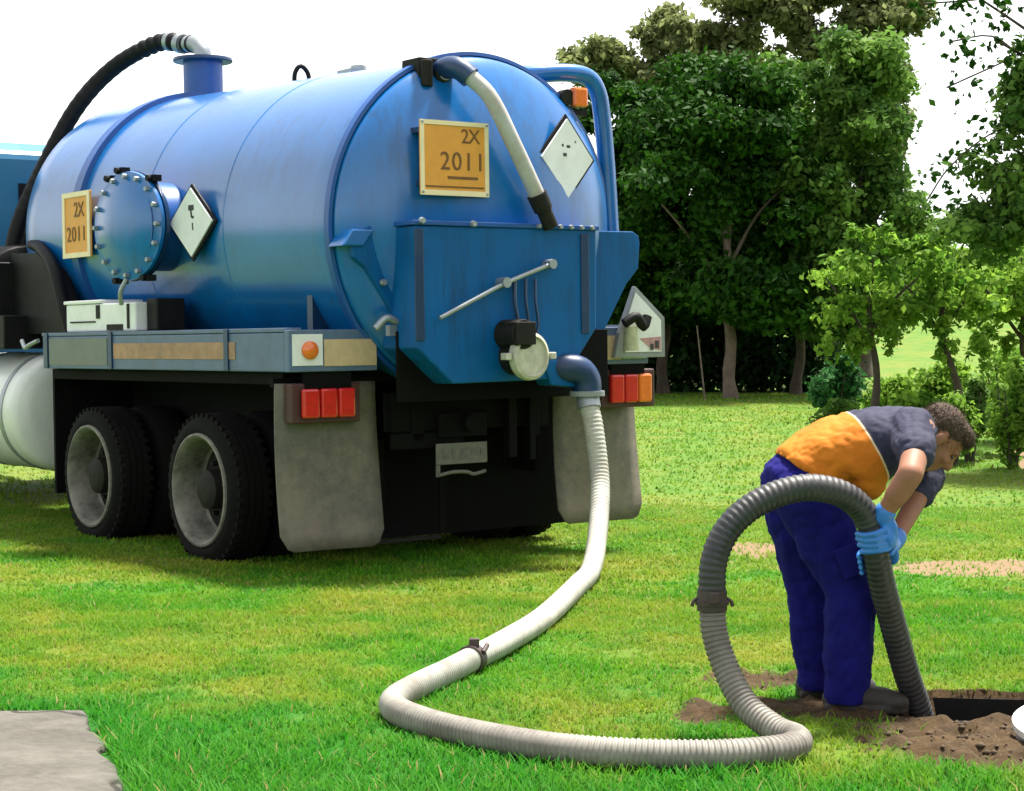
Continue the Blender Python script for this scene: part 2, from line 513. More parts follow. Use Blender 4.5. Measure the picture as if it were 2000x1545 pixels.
# soil clods and stones round the pit
def clods():
    n = 900
    x = RNG.normal(1.65, 0.42, n); y = RNG.normal(6.0, 0.42, n)
    k = (soil(x, y) > 0.35) & ~in_pit(x, y) & (y > 5.1)
    x, y = x[k], y[k]; n = len(x)
    s = 0.003 + 0.013 * RNG.random(n) ** 5
    base = np.array([(1, 0, 0), (-1, 0, 0), (0, 1, 0), (0, -1, 0), (0, 0, 1), (0, 0, -1)], float)
    V = base[None] * (s[:, None, None] * (0.6 + 0.8 * RNG.random((n, 6, 1))))
    V[:, :, 2] *= 0.7
    V += np.stack([x, y, height(x, y) + s * 0.2], -1)[:, None, :]
    tri = np.array([(0, 2, 4), (2, 1, 4), (1, 3, 4), (3, 0, 4), (2, 0, 5), (1, 2, 5), (3, 1, 5), (0, 3, 5)]).ravel()
    idx = (np.arange(n)[:, None] * 6 + tri[None]).ravel()
    return np_mesh('soil_clods', V.reshape(-1, 3), 3, idx, M['clod'])
M['clod'] = mat('soil_clod', (0.055, 0.035, 0.018), 0.95, 0, 0.5, 9, 0.4, (0.14, 0.10, 0.06), 11)
tag(link('soil_clods', clods()), 'loose brown soil crumbs and stones dug out round the pit', 'soil', kind='stuff')

# black liner added in the open pit, painting its depth dark
M['chamber'] = mat('black_pit_liner', (0.008, 0.008, 0.008), 0.5, 0, 0.3, 9, 0.4, (0.02, 0.015, 0.01), spec=0.2)
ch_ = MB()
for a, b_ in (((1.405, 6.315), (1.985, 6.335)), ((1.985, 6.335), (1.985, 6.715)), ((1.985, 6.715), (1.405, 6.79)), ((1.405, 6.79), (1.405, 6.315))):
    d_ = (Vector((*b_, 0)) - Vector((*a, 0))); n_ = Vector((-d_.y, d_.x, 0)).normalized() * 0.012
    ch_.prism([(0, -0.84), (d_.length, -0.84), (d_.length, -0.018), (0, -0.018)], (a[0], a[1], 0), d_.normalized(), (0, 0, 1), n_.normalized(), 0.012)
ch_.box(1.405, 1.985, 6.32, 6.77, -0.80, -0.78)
tag(ch_.build('dark_pit_liner', M['chamber'], None), 'open septic pit with a black liner for its dark depth, where the hose enters', 'septic tank')

# ------------------------------------------------------------------ paving slab
M['concrete'] = mat('old_concrete', (0.095, 0.086, 0.073), 0.9, 0, 0.3, 4, 0.9, (0.042, 0.036, 0.027), 3, 0.9, 28)
def crack_concrete(m):
    nt = m.node_tree; b = nt.nodes['Principled BSDF']
    src = b.inputs['Base Color'].links[0].from_socket
    oc = objcoord(nt)
    wv = nt.nodes.new('ShaderNodeVectorMath'); wv.operation = 'ADD'
    nz = nt.nodes.new('ShaderNodeTexNoise'); inp(nz, 'Scale', 5.0); nt.links.new(oc, nz.inputs['Vector'])
    sc_ = nt.nodes.new('ShaderNodeVectorMath'); sc_.operation = 'SCALE'; inp(sc_, 'Scale', 0.25)
    nt.links.new(nz.outputs['Color'], sc_.inputs[0]); nt.links.new(oc, wv.inputs[0]); nt.links.new(sc_.outputs[0], wv.inputs[1])
    vo = nt.nodes.new('ShaderNodeTexVoronoi'); vo.feature = 'DISTANCE_TO_EDGE'; inp(vo, 'Scale', 0.9); nt.links.new(wv.outputs[0], vo.inputs['Vector'])
    c = mixrgb(nt, ramp(nt, vo.outputs['Distance'], 0.006, 0.016), (0.018, 0.015, 0.010), src)
    nt.links.new(c, b.inputs['Base Color'])
crack_concrete(M['concrete'])
def slab(name, label, poly, z, crack=None):
    mb = MB()
    mb.prism(poly, (0, 0, -0.05), (1, 0, 0), (0, 1, 0), (0, 0, 1), 0.05 + z)
    o = mb.build(name, M['concrete'], None, False, 0.012)
    tag(o, label, 'paving slab')
    return o
def rough_line(p, q, n, amp):
    out = []
    for k in range(n):
        t = k / n
        out.append((p[0] + (q[0] - p[0]) * t + random.uniform(-amp, amp) * (3.0 if random.random() < 0.2 else 1.0), p[1] + (q[1] - p[1]) * t + random.uniform(-amp, amp)))
    return out
ek = float(slab_edge(5.46))
slab('paving_slab', 'worn grey beige concrete slab let into the grass at the corner',
     rough_line((-3.2, 4.4), (-0.84, 4.4), 4, 0.0) + rough_line((-0.84, 4.4), (-1.45, 6.24), 34, 0.011) + rough_line((-1.475, 6.28), (-3.2, 6.33), 22, 0.009), 0.030)

# ------------------------------------------------------------------ the tanker truck (local axes: x right, y forward, z up; origin rear centre)
TRUCK_LOC = Vector((-0.166, 10.982, 0.0))
truck = empty('vacuum_tanker_truck', TRUCK_LOC, (0, R(-0.9), R(37)))
tag(truck, 'blue vacuum tanker truck parked on the lawn with its rear towards us', 'truck')
TRUCK_MAT = Matrix.Translation(TRUCK_LOC) @ truck.rotation_euler.to_matrix().to_4x4()
X, Y, Z = Vector((1, 0, 0)), Vector((0, 1, 0)), Vector((0, 0, 1))

def text(body, size, loc, rot, material, parent):
    step = Vector((1, 0, 0)); step.rotate(Matrix.Rotation(rot[2], 3, 'Z'))
    for q, chx in enumerate(body):
        glyph(chx, size, Vector(loc) + step * size * 0.56 * (q - (len(body) - 1) / 2), rot, material, parent)
def glyph(body, size, loc, rot, material, parent, name='character', extrude=0.0015):
    cu = bpy.data.curves.new(name, 'FONT')
    cu.body = body; cu.size = size; cu.extrude = extrude
    cu.align_x = 'CENTER'; cu.align_y = 'CENTER'
    cu.materials.append(material)
    tmp = bpy.data.objects.new(name, cu)
    me = bpy.data.meshes.new_from_object(tmp)
    bpy.data.objects.remove(tmp); bpy.data.curves.remove(cu)
    o = link(name, me, parent)
    o.location = loc; o.rotation_euler = rot
    return o
def boxes(name, material, parent, lst, bevel=0.0):
    for q in lst:
        MB().box(*q).build(name, material, parent, False, bevel)
REAR = (R(90), 0, 0)
SIDE = (R(90), 0, R(-90))

SL = 0.04
TAX = Vector((0, 1, SL)).normalized()
TC = Vector((-0.04, 0.0, 2.0))
def tc(y, x=0.0, z=0.0):
    return TC + Vector((x, y, SL * y + z))

# tank shell and domed rear end
prof = [(0.997, 0.0)] + [(1.0, 0.02 + 4.32 * k / 24) for k in range(25)]
dome_f = [(1.0 * math.cos(a), 4.34 + 0.32 * math.sin(a)) for a in [R(k) for k in (15, 30, 45, 60, 75, 86)]]
tank = MB().lathe(prof + dome_f, TC, TAX, 96).build('tank', M['blue'], truck, True)
def dome_y(r):
    return -0.05 - 0.27 * (1 - min(1, r / 0.985) ** 2.3) ** 0.8
dp = [(0.992, 0.012), (0.992, -0.03)] + [(r, dome_y(r)) for r in (0.985, 0.98, 0.97, 0.95, 0.92, 0.88, 0.82, 0.75, 0.66, 0.56, 0.45, 0.33, 0.2, 0.08)]
MB().lathe(dp, TC, TAX, 96).build('tank_end', M['blue'], truck, True)
MB().lathe([(1.0, -0.028), (1.022, -0.024), (1.024, 0.024), (1.0, 0.03)], TC, TAX, 96, False).build('weld_band', M['blue_ring'], truck, True)
for yy in (3.42,):
    MB().lathe([(0.995, -0.06), (1.035, -0.055), (1.035, 0.055), (0.995, 0.06)], tc(yy), TAX, 96, False).build('stiffening_band', M['blue_ring'], truck, True)
# seam welds
for yy in (1.25, 2.35):
    MB().lathe([(0.998, -0.012), (1.0035, 0), (0.998, 0.012)], tc(yy), TAX, 96, False).build('weld_seam', M['blue'], truck, True)

# top neck with flange and hose adaptor
nk = MB()
nk.cyl((0, 3.46, 3.02), (0, 3.46, 3.41), 0.145, 0.145, 32)
neck = nk.build('top_neck', M['blue_ring'], truck, True)
MB().lathe([(0.10, 0), (0.215, 0.0), (0.22, 0.008), (0.215, 0.028), (0.05, 0.03)], (0, 3.46, 3.405), (0, 0, 1), 32).build('flange', M['navy'], neck, True)
ad = MB()
ad.tube(catmull([(0, 3.46, 3.42), (0, 3.47, 3.50), (-0.005, 3.56, 3.555), (-0.02, 3.71, 3.57)], 0.03), 0.062, 20)
for a in (0.25, 0.5, 0.75):
    pass
ad.build('hose_adaptor', M['steel'], truck, True)
# black vacuum hose arching from the neck to the pump
vh = catmull([(-0.01, 3.60, 3.56), (-0.02, 3.71, 3.572), (-0.08, 4.018, 3.616), (-0.25, 4.429, 3.475), (-0.5, 4.595, 3.161), (-0.75, 4.68, 2.678), (-0.95, 4.70, 2.236), (-1.0, 4.74, 1.89), (-1.0, 4.78, 1.55)], 0.012)
rad = [0.063 + (0.006 * math.cos(i * 0.9) if i < 55 else 0.0012 * math.cos(i * 0.9)) for i in range(len(vh))]
vhose = MB().tube(vh, rad, 20).build('vacuum_hose', M['black'], truck, True)
MB().tube(vh[10:16], 0.074, 20).build('hose_clamp', M['steel'], vhose, True)
MB().tube(vh[22:27], 0.073, 20).build('hose_clamp', M['steel'], vhose, True)

# little fittings along the tank top
lug = MB()
lug.tube(catmull([(-0.09, 1.98, 3.05), (-0.09, 1.97, 3.14), (-0.05, 1.96, 3.19), (0.0, 1.95, 3.14), (0.0, 1.94, 3.05)], 0.02), 0.016, 10)
lug.build('lifting_eye', M['black'], truck, True)
lb = MB(); lb.box(-0.16, 0.06, 1.15, 1.32, 3.02, 3.07); lb.cyl((-0.05, 1.235, 3.06), (-0.05, 1.235, 3.10), 0.05)
lb.build('breather_cap', M['steel'], truck, True)

# side hatch on the left flank
ha = Vector((-1.0, -0.22, 0.0)).normalized()
hc = Vector((-1.27, 2.05, 2.085))
hatch = MB().lathe([(0.30, 0), (0.345, 0.002), (0.35, 0.012), (0.345, 0.03), (0.29, 0.036), (0.27, 0.05), (0.1, 0.07), (0.01, 0.072)], hc, ha, 48).build('side_hatch', M['blue'], truck, True)
MB().cyl(hc + Vector((0.62, 0.02, 0)), hc, 0.285, 0.285, 40).build('hatch_neck', M['blue_ring'], hatch, True)
MB().lathe([(0.285, -0.035), (0.352, -0.035), (0.354, -0.004), (0.30, -0.003)], hc, ha, 48).build('hatch_flange', M['navy'], hatch, True)
e1 = Z; e2 = ha.cross(Z).normalized()
nut = MB(); nut.cyl((0, 0, 0), ha * 0.035, 0.017, 0.015, 6); nut_me = nut.mesh('bolt', M['steel'])
wing = MB(); wing.cyl((0, 0, -0.0), ha * 0.06, 0.022, 0.02, 8); wing.box(-0.03, 0.03, -0.045, 0.045, -0.02, 0.02); wing_me = wing.mesh('clamp', M['black'])
for k in range(16):
    an = 2 * math.pi * k / 16
    d = e1 * math.cos(an) + e2 * math.sin(an)
    o = link('bolt', nut_me, hatch); o.location = hc + d * 0.315 + ha * 0.028
for an in (-38, 14, 32, 160, 205):
    d = e1 * math.cos(R(an)) + e2 * math.sin(R(an))
    o = link('clamp', wing_me, hatch); o.location = hc + d * 0.37 - ha * 0.01
MB().tube(catmull([hc + Vector((-0.04, 0, -0.34)), hc + Vector((-0.07, 0.03, -0.42)), hc + Vector((-0.05, 0.06, -0.50))], 0.02), 0.016, 8).build('latch', M['steel'], hatch, True)

# side placards
sp = MB().box(-1.075, -1.06, 3.11, 3.57, 1.94, 2.40)
spo = sp.build('hazard_placard', M['placard'], truck, False, 0.006)
b = MB()
for z0, z1, y0, y1 in ((1.94, 1.975, 3.11, 3.57), (2.365, 2.40, 3.11, 3.57), (1.975, 2.365, 3.53, 3.57), (1.975, 2.365, 3.11, 3.15)):
    b.box(-1.082, -1.0755, y0, y1, z0, z1)
b.build('pale_border', M['placard_edge'], spo)
text('2X', 0.15, (-1.078, 3.30, 2.27), SIDE, M['ink'], spo)
text('2011', 0.15, (-1.078, 3.34, 2.10), SIDE, M['ink'], spo)
k = MB(); k.box(-1.06, -0.9, 3.2, 3.5, 2.1, 2.2); k.build('placard_bracket', M['navy'], spo)

def diamond(c, hw, hh, ax, nrm, mark):
    c, ax, nrm = Vector(c), Vector(ax), Vector(nrm)
    p = MB().prism([(0, -hh), (hw, 0), (0, hh), (-hw, 0)], c, ax, Z, nrm, 0.012)
    o = p.build('diamond_placard', M['white'], truck)
    s = 1.13
    back = MB().prism([(0, -hh * s), (hw * s, 0), (0, hh * s), (-hw * s, 0)], c - nrm * 0.014, ax, Z, nrm, 0.012)
    back.build('backing_plate', M['black'], o)
    sm = MB()
    def bar(a0, b0, a1, b1, w, ):
        nonlocal sm
        p0 = c + ax * a0 + Z * b0 + nrm * 0.0125; p1 = c + ax * a1 + Z * b1 + nrm * 0.0125
        d = (p1 - p0).normalized(); s_ = nrm.cross(d) * w
        sm.add([p0 - s_, p1 - s_, p1 + s_, p0 + s_, p0 - s_ + nrm * 0.001, p1 - s_ + nrm * 0.001, p1 + s_ + nrm * 0.001, p0 + s_ + nrm * 0.001], [(0, 1, 2, 3), (7, 6, 5, 4), (0, 4, 5, 1), (1, 5, 6, 2), (2, 6, 7, 3), (3, 7, 4, 0)])
    for q in mark:
        sm = MB(); bar(*q); sm.build('printed_symbol', M['ink_black'], o)
    return o
dm = diamond((-1.10, 1.54, 2.085), 0.215, 0.215, (0.17, -0.985, 0), (-0.985, -0.17, 0),
             [(-0.02, 0.09, 0.035, 0.09, 0.017), (0.005, 0.075, 0.012, 0.03, 0.008), (0.012, 0.03, 0.035, 0.03, 0.008), (0.02, -0.005, 0.022, -0.05, 0.006)])
k = MB(); k.cyl((-1.06, 1.60, 2.085), (-0.9, 1.60, 2.085), 0.03); k.build('standoff', M['navy'], dm)

# rear placards on the domed end
rp = MB().box(-0.655, -0.185, -0.345, -0.333, 2.145, 2.565)
rpo = rp.build('hazard_placard', M['placard'], truck, False, 0.004)
b = MB()
for x0, x1, z0, z1 in ((-0.655, -0.185, 2.145, 2.175), (-0.655, -0.185, 2.54, 2.565), (-0.655, -0.63, 2.175, 2.54), (-0.212, -0.185, 2.175, 2.54)):
    b.box(x0, x1, -0.351, -0.3455, z0, z1)
b.build('pale_border', M['placard_edge'], rpo)
text('2X', 0.115, (-0.315, -0.347, 2.48), REAR, M['ink'], rpo)
text('2011', 0.145, (-0.365, -0.347, 2.335), REAR, M['ink'], rpo)
b = MB(); b.box(-0.47, -0.26, -0.348, -0.3455, 2.240, 2.255); b.box(-0.62, -0.22, -0.348, -0.3455, 2.190, 2.199)
b.build('printed_line', M['ink'], rpo)
for x_, z_ in ((-0.642, 2.552), (-0.199, 2.552), (-0.642, 2.16), (-0.199, 2.16)):
    MB().cyl((x_, -0.351, z_), (x_, -0.356, z_), 0.009, 0.007, 8).build('rivet', M['steel'], rpo)
boxes('placard_bracket', M['navy'], rpo, [(-0.62, -0.24, -0.333, -0.20, 2.50, 2.53), (-0.62, -0.24, -0.333, -0.22, 2.20, 2.23)])
dm2 = diamond((0.455, -0.262, 2.405), 0.215, 0.235, (1, 0.12, 0), (0.12, -1, 0),
              [(-0.05, 0.075, -0.035, 0.075, 0.008), (-0.01, 0.07, 0.02, 0.07, 0.008), (-0.04, 0.02, -0.01, 0.02, 0.010), (0.06, 0.10, 0.07, 0.10, 0.006)])
b = MB(); b.cyl((0.455, -0.25, 2.405), (0.455, -0.10, 2.405), 0.03); b.build('standoff', M['navy'], dm2)

# white pipe down the domed end, its top elbow and lower coupling
wp = MB().tube(catmull([(-0.30, -0.33, 2.83), (-0.20, -0.40, 2.70), (-0.056, -0.43, 2.43), (0.10, -0.43, 2.16)], 0.03), 0.047, 20)
wpo = wp.build('sight_pipe', M['pipe_white'], truck, True)
MB().tube(catmull([(-0.35, -0.05, 2.86), (-0.35, -0.18, 2.89), (-0.335, -0.28, 2.875), (-0.295, -0.335, 2.82)], 0.03), 0.064, 18).build('pipe_elbow', M['navy'], wpo, True)
b = MB(); b.cyl((0.095, -0.43, 2.17), (0.145, -0.43, 2.08), 0.060, 0.056, 20); b.cyl((0.14, -0.43, 2.09), (0.20, -0.43, 1.98), 0.045, 0.045, 16)
b.build('pipe_coupling', M['hub'], wpo, True)

# vent valve block at the top left of the end
b = MB(); b.box(-0.50, -0.34, -0.12, 0.06, 2.83, 2.95); b.cyl((-0.47, -0.15, 2.78), (-0.47, -0.15, 2.93), 0.035); b.cyl((-0.36, -0.17, 2.86), (-0.36, -0.05, 2.86), 0.055)
vb = b.build('vent_valve', M['hub'], truck, True, 0.006)
b = MB(); b.cyl((-0.355, -0.18, 2.865), (-0.355, -0.171, 2.865), 0.045); b.build('valve_cap', M['pipe_white'], vb, True)

# tubular guard rail on the right
gr = MB().tube(catmull([(0.30, 0.22, 2.93), (0.50, 0.08, 2.95), (0.70, 0.02, 2.965), (0.84, 0.0, 2.945), (0.92, 0.0, 2.86), (0.955, 0.0, 2.70), (0.985, 0.0, 2.40), (1.01, 0.0, 2.03), (1.02, 0.0, 1.85)], 0.03), 0.055, 18)
gro = gr.build('guard_rail', M['blue'], truck, True)
# amber lamp
b = MB(); b.cyl((0.62, -0.02, 2.80), (0.62, -0.08, 2.80), 0.05); al = b.build('clearance_lamp', M['hub'], truck, True)
b = MB(); b.box(0.655, 0.765, -0.10, -0.04, 2.745, 2.865); b.build('amber_lens', M['orange_lens'], al, False, 0.015)
b = MB(); b.box(0.60, 0.80, -0.04, 0.02, 2.70, 2.74); b.box(0.52, 0.66, -0.06, 0.02, 2.655, 2.70); b.build('lamp_bracket', M['black'], al)

# the blue rear box (outlet housing)
cp = [(-0.736, 1.97), (0.567, 1.98), (0.56, 1.39), (0.32, 1.095), (-0.49, 1.085), (-0.73, 1.29)]
rb = MB().prism(cp, (0, -0.40, 0), X, Z, Y, 0.36).build('rear_box', M['blue_dull'], truck, False, 0.012)
b = MB().box(-0.745, -0.685, -0.412, -0.402, 1.33, 1.95); b.build('corner_fold', M['navy'], rb, False, 0.004)
b = MB().box(0.44, 0.50, -0.409, -0.402, 1.36, 1.95); b.build('corner_fold', M['navy'], rb, False, 0.004)
b = MB().box(-0.75, 0.58, -0.412, -0.03, 1.972, 1.998); b.build('top_lip', M['blue_ring'], rb, False, 0.004)
wl = [(-1.0, 1.90), (-0.88, 1.975), (-0.56, 1.985), (-0.56, 1.30), (-0.66, 1.385), (-0.90, 1.74), (-0.985, 1.80)]
MB().prism(wl, (0, -0.16, 0), X, Z, Y, 0.05).build('side_wing', M['blue_dull'], truck, False, 0.006)
wr = [(0.55, 1.985), (1.06, 1.99), (1.105, 1.965), (1.115, 1.92), (1.10, 1.76), (1.0, 1.66), (0.74, 1.25), (0.55, 1.25)]
MB().prism(wr, (0, -0.16, 0), X, Z, Y, 0.05).build('side_wing', M['blue_dull'], truck, False, 0.006)
MB().prism([(-1.07, 1.86), (-0.93, 1.86), (-0.85, 1.955), (-1.0, 1.955)], (0, -0.18, 0), X, Z, Y, 0.16).build('step_bracket', M['blue'], truck, False, 0.01)
bt = MB().cyl((0, 0, 0), (0, -0.018, 0), 0.016, 0.013, 6).mesh('bolt', M['steel'])
for k in range(6):
    o = link('bolt', bt, rb); o.location = (0.12 + 0.08 * k, -0.412, 1.985)
for x, z in ((-0.80, 1.66), (-0.70, 1.995), (-0.35, 1.985)):
    o = link('bolt', bt, rb); o.location = (x, -0.165 if x < -0.75 else -0.412, z); o.scale = (1.3, 1.3, 1.3)
MB().prism([(-0.74, 1.385), (0.80, 1.385), (0.80, 0.985), (-0.74, 0.985)], (0, -0.215, 0), X, Z, Y, 0.02).build('dark_gap_plate', M['chassis'], truck, False, 0.004)  # black plate added to darken the gap below the rear box
# bright bits at the lower left of the wing
b = MB(); b.tube(catmull([(-0.86, -0.18, 1.40), (-0.80, -0.20, 1.46), (-0.72, -0.20, 1.44), (-0.66, -0.19, 1.49)], 0.02), 0.022, 10); b.box(-0.78, -0.72, -0.20, -0.16, 1.36, 1.42)
b.build('door_latch', M['steel'], truck, True)
# long lever across the box
lv = MB().tube(catmull([(-0.61, -0.45, 1.455), (-0.35, -0.46, 1.57), (-0.15, -0.46, 1.655), (0.20, -0.45, 1.772)], 0.04), 0.013, 10)
lvo = lv.build('lever', M['steel'], truck, True)
MB().cyl((-0.16, -0.40, 1.655), (-0.16, -0.48, 1.655), 0.03).build('pivot', M['steel'], lvo, True)
MB().cyl((0.18, -0.40, 1.765), (0.18, -0.475, 1.765), 0.028).build('pivot', M['steel'], lvo, True)
# hanging cable and rods down to the valve
b = MB()
for x0, w_ in ((-0.06, 0.012), (0.02, 0.009), (0.09, 0.008)):
    b.tube(catmull([(x0, -0.415, 1.68), (x0 - 0.012, -0.43, 1.55), (x0 + 0.01, -0.425, 1.42), (x0 - 0.02, -0.43, 1.32)], 0.03), w_, 8)
b.build('control_rod', M['navy'], truck, True)
# outlet valve with its cream cap
b = MB(); b.cyl((-0.12, -0.40, 1.36), (-0.12, -0.58, 1.36), 0.085, 0.085, 24); b.box(-0.19, -0.05, -0.60, -0.42, 1.30, 1.43); b.cyl((-0.06, -0.38, 1.235), (-0.06, -0.52, 1.235), 0.11, 0.11, 28)
vv = b.build('outlet_valve', M['hub'], truck, True, 0.005)
b = MB(); b.lathe([(0.09, 0), (0.135, 0.0), (0.14, 0.02), (0.135, 0.05), (0.115, 0.06), (0.11, 0.045), (0.03, 0.05)], (-0.06, -0.515, 1.235), (0.1, -1, 0), 32)
b.build('valve_cap', M['cap'], vv, True)
boxes('cam_arm', M['cap'], vv, [(-0.06 + s * 0.16 - 0.02, -0.06 + s * 0.16 + 0.02, -0.57, -0.51, 1.215, 1.255) for s in (-1, 1)], 0.006)
# lower outlet with elbow that carries the hose
b = MB(); b.tube(catmull([(0.25, -0.30, 1.16), (0.32, -0.38, 1.16), (0.40, -0.42, 1.145), (0.450, -0.43, 1.09), (0.456, -0.43, 1.00)], 0.02), 0.085, 24)
ov = b.build('outlet_elbow', M['navy'], truck, True)
b = MB(); b.lathe([(0.07, 0), (0.105, 0.0), (0.105, 0.03), (0.07, 0.03)], (0.456, -0.43, 1.02), (0, 0, -1), 24); b.build('elbow_flange', M['greyplate'], ov, True)
b = MB().prism([(0.14, 1.20), (0.34, 1.22), (0.50, 1.10), (0.42, 1.04), (0.20, 1.06)], (0, -0.415, 0), X, Z, Y, 0.14); b.build('outlet_plate', M['blue_dull'], truck, False, 0.01)

# deck rails and rear lamp bars
def rail(side):
    s = side
    x0, x1 = sorted((s * 1.31, s * 1.25))
    r_ = MB().box(x0, x1, 0.06, 3.42, 1.165, 1.385).build('side_rail', M['railblue'], truck, False, 0.008)
    xa, xb = sorted((s * 1.312, s * 1.20))
    MB().box(xa, xb, 0.055, 3.43, 1.387, 1.412).build('top_flange', M['railblue'], r_, False, 0.005)
    xa, xb = sorted((s * 1.3145, s * 1.3105))
    MB().box(xa, xb, 2.36, 3.30, 1.19, 1.37).build('grey_panel', M['railgrey'], r_)
    MB().box(xa, xb, 0.62, 2.26, 1.235, 1.335).build('orange_tape', M['tape_orange'], r_)
    boxes('rail_post', M['navy'], r_, [(*sorted((s * 1.322, s * 1.3105)), yy - 0.025, yy + 0.025, 1.17, 1.41) for yy in (0.72, 2.30, 3.34)])
    return r_
rail(-1); rail(1)
for s in (-1, 1):
    xa, xb = sorted((s * 1.315, s * 0.735))
    bar = MB().box(xa, xb, 0.0, 0.055, 1.165, 1.40).build('rear_bar', M['railblue'], truck, False, 0.006)
    xa, xb = sorted((s * 1.09, s * 0.745))
    MB().box(xa, xb, -0.006, -0.0005, 1.195, 1.345).build('beige_reflector', M['tape_beige'], bar)
    MB().box(*sorted((s * 1.295, s * 1.10)), -0.005, -0.0005, 1.20, 1.375).build('white_lamp_base', M['white'], bar)
    MB().lathe([(0.052, 0), (0.05, 0.015), (0.03, 0.03), (0.005, 0.033)], (s * 1.185, -0.005, 1.285), (0, -1, 0), 20).build('round_lamp', M['orange_lens'], bar, True)
# right hand plate and placard
pp = [(1.165, 1.655), (1.41, 1.455), (1.41, 1.205), (0.99, 1.205), (1.03, 1.36)]
pl_ = MB().prism(pp, (0, -0.055, 0), X, Z, Y, 0.035).build('placard_holder', M['greyplate'], truck, False, 0.004)
MB().prism([(1.162, 1.615), (1.372, 1.44), (1.372, 1.24), (1.07, 1.24), (1.07, 1.40)], (0, -0.063, 0), X, Z, Y, 0.007).build('white_sheet', M['white'], pl_)
MB().prism([(1.19, 1.325), (1.365, 1.335), (1.365, 1.248), (1.28, 1.262)], (0, -0.067, 0), X, Z, Y, 0.0035).build('red_print', M['pinkstain'], pl_)
b = MB(); b.box(1.275, 1.30, -0.0705, -0.0675, 1.25, 1.29); b.box(1.315, 1.345, -0.0705, -0.0675, 1.262, 1.31); b.build('dark_print', M['ink_black'], pl_)
b = MB(); b.cyl((1.05, -0.14, 1.25), (1.05, -0.14, 1.40), 0.05, 0.04, 16); b.build('air_coupling', M['yellowgrey'], truck, True)
b = MB(); b.tube(catmull([(0.99, -0.15, 1.42), (1.07, -0.17, 1.46), (1.13, -0.17, 1.40), (1.17, -0.16, 1.46)], 0.02), 0.032, 10); b.build('coupling_handle', M['black'], truck, True)
# tail lamps
def tail(x0, x1, z0, z1, cols):
    c = MB().box(x0 - 0.05, x1 + 0.05, 0.03, 0.12, z0 - 0.03, z1 + 0.03).build('tail_lamp', M['lampcase'], truck, False, 0.01)
    n = len(cols); w_ = (x1 - x0) / n
    for i, m_ in enumerate(cols):
        MB().box(x0 + i * w_ + 0.004, x0 + (i + 1) * w_ - 0.004, -0.01, 0.029, z0, z1).build('lens', m_, c, False, 0.014)
    return c
tail(-1.235, -0.885, 0.905, 1.07, [M['red'], M['red'], M['red']])
tail(1.0, 1.345, 0.92, 1.10, [M['red'], M['red'], M['orange_lens']])
boxes('lamp_hanger', M['chassis'], truck, [(-1.2, -0.9, 0.02, 0.06, 1.07, 1.163), (1.02, 1.3, 0.02, 0.06, 1.10, 1.163)])

# mudflaps: gently bowed sheets
def flap(x0, x1, z0, z1, y):
    v, f = [], []
    nx_, nz = 8, 10
    for j in range(nz + 1):
        for i in range(nx_ + 1):
            u, w_ = i / nx_, j / nz
            cut = 0.04 if (j == 0 and i in (0, nx_)) else 0
            v.append((x0 + (x1 - x0) * u + (cut if i == 0 else -cut), y - 0.05 * (1 - w_) ** 2 + 0.018 * math.sin(u * 5 + w_ * 3), z0 + (z1 - z0) * w_ + (0.02 if cut else 0)))
    for j in range(nz):
        for i in range(nx_):
            a = j * (nx_ + 1) + i
            f.append((a, a + 1, a + nx_ + 2, a + nx_ + 1))
    o = MB().add(v, f).build('mudflap', M['flap'], truck, True)
    so = o.modifiers.new('thick', 'SOLIDIFY'); so.thickness = 0.014
    return o
fl = flap(-1.325, -0.655, 0.15, 1.10, 0.15)
fr = flap(0.655, 1.32, 0.17, 1.10, 0.15)
b = MB(); b.box(-1.33, -0.65, 0.155, 0.19, 1.08, 1.13); b.build('flap_bracket', M['chassis'], fl)
b = MB(); b.box(0.65, 1.325, 0.155, 0.19, 1.08, 1.13); b.build('flap_bracket', M['chassis'], fr)

# chassis, deck plate, cross members, axles
b = MB()
for s in (-1, 1):
    b.box(*sorted((s * 0.47, s * 0.38)), 0.05, 8.2, 0.74, 1.03)
b.box(-0.60, 0.55, 0.06, 0.16, 0.80, 1.03)
b.box(-1.24, 1.24, 0.20, 3.40, 1.09, 1.16)
b.box(-0.379, 0.379, 0.9, 5.0, 0.70, 0.98)  # filler box between the frame rails, added to darken the underside
b.box(-0.62, 0.62, 0.3, 4.5, 1.035, 1.088)
ch = b.build('chassis', M['chassis'], truck, False, 0.006)
boxes('light_block_panel', M['chassis'], ch, [(-0.64, -0.62, 0.30, 3.40, 0.50, 1.088), (0.62, 0.64, 0.30, 3.40, 0.50, 1.088), (-1.22, 1.22, 3.44, 3.47, 0.28, 1.16), (-0.66, 1.24, 0.52, 0.55, 0.13, 1.03)])  # added black panels: block light and stand in for shadow under the truck
b = MB()
for yy in (1.19, 2.78):
    b.cyl((-1.0, yy, 0.44), (1.0, yy, 0.44), 0.075, 0.075, 16)
    b.lathe([(0.05, -0.2), (0.2, -0.1), (0.22, 0), (0.2, 0.1), (0.05, 0.2)], (0, yy, 0.44), X, 20)
b.build('axle', M['chassis'], ch, True)
b = MB()
for s in (-1, 1):
    for yy in (1.19, 2.78):
        for q in range(5):
            b.box(*sorted((s * 0.60, s * 0.51)), yy - 0.55 + q * 0.06, yy + 0.55 - q * 0.06, 0.56 + q * 0.022, 0.58 + q * 0.022)
b.build('leaf_spring', M['chassis'], ch)
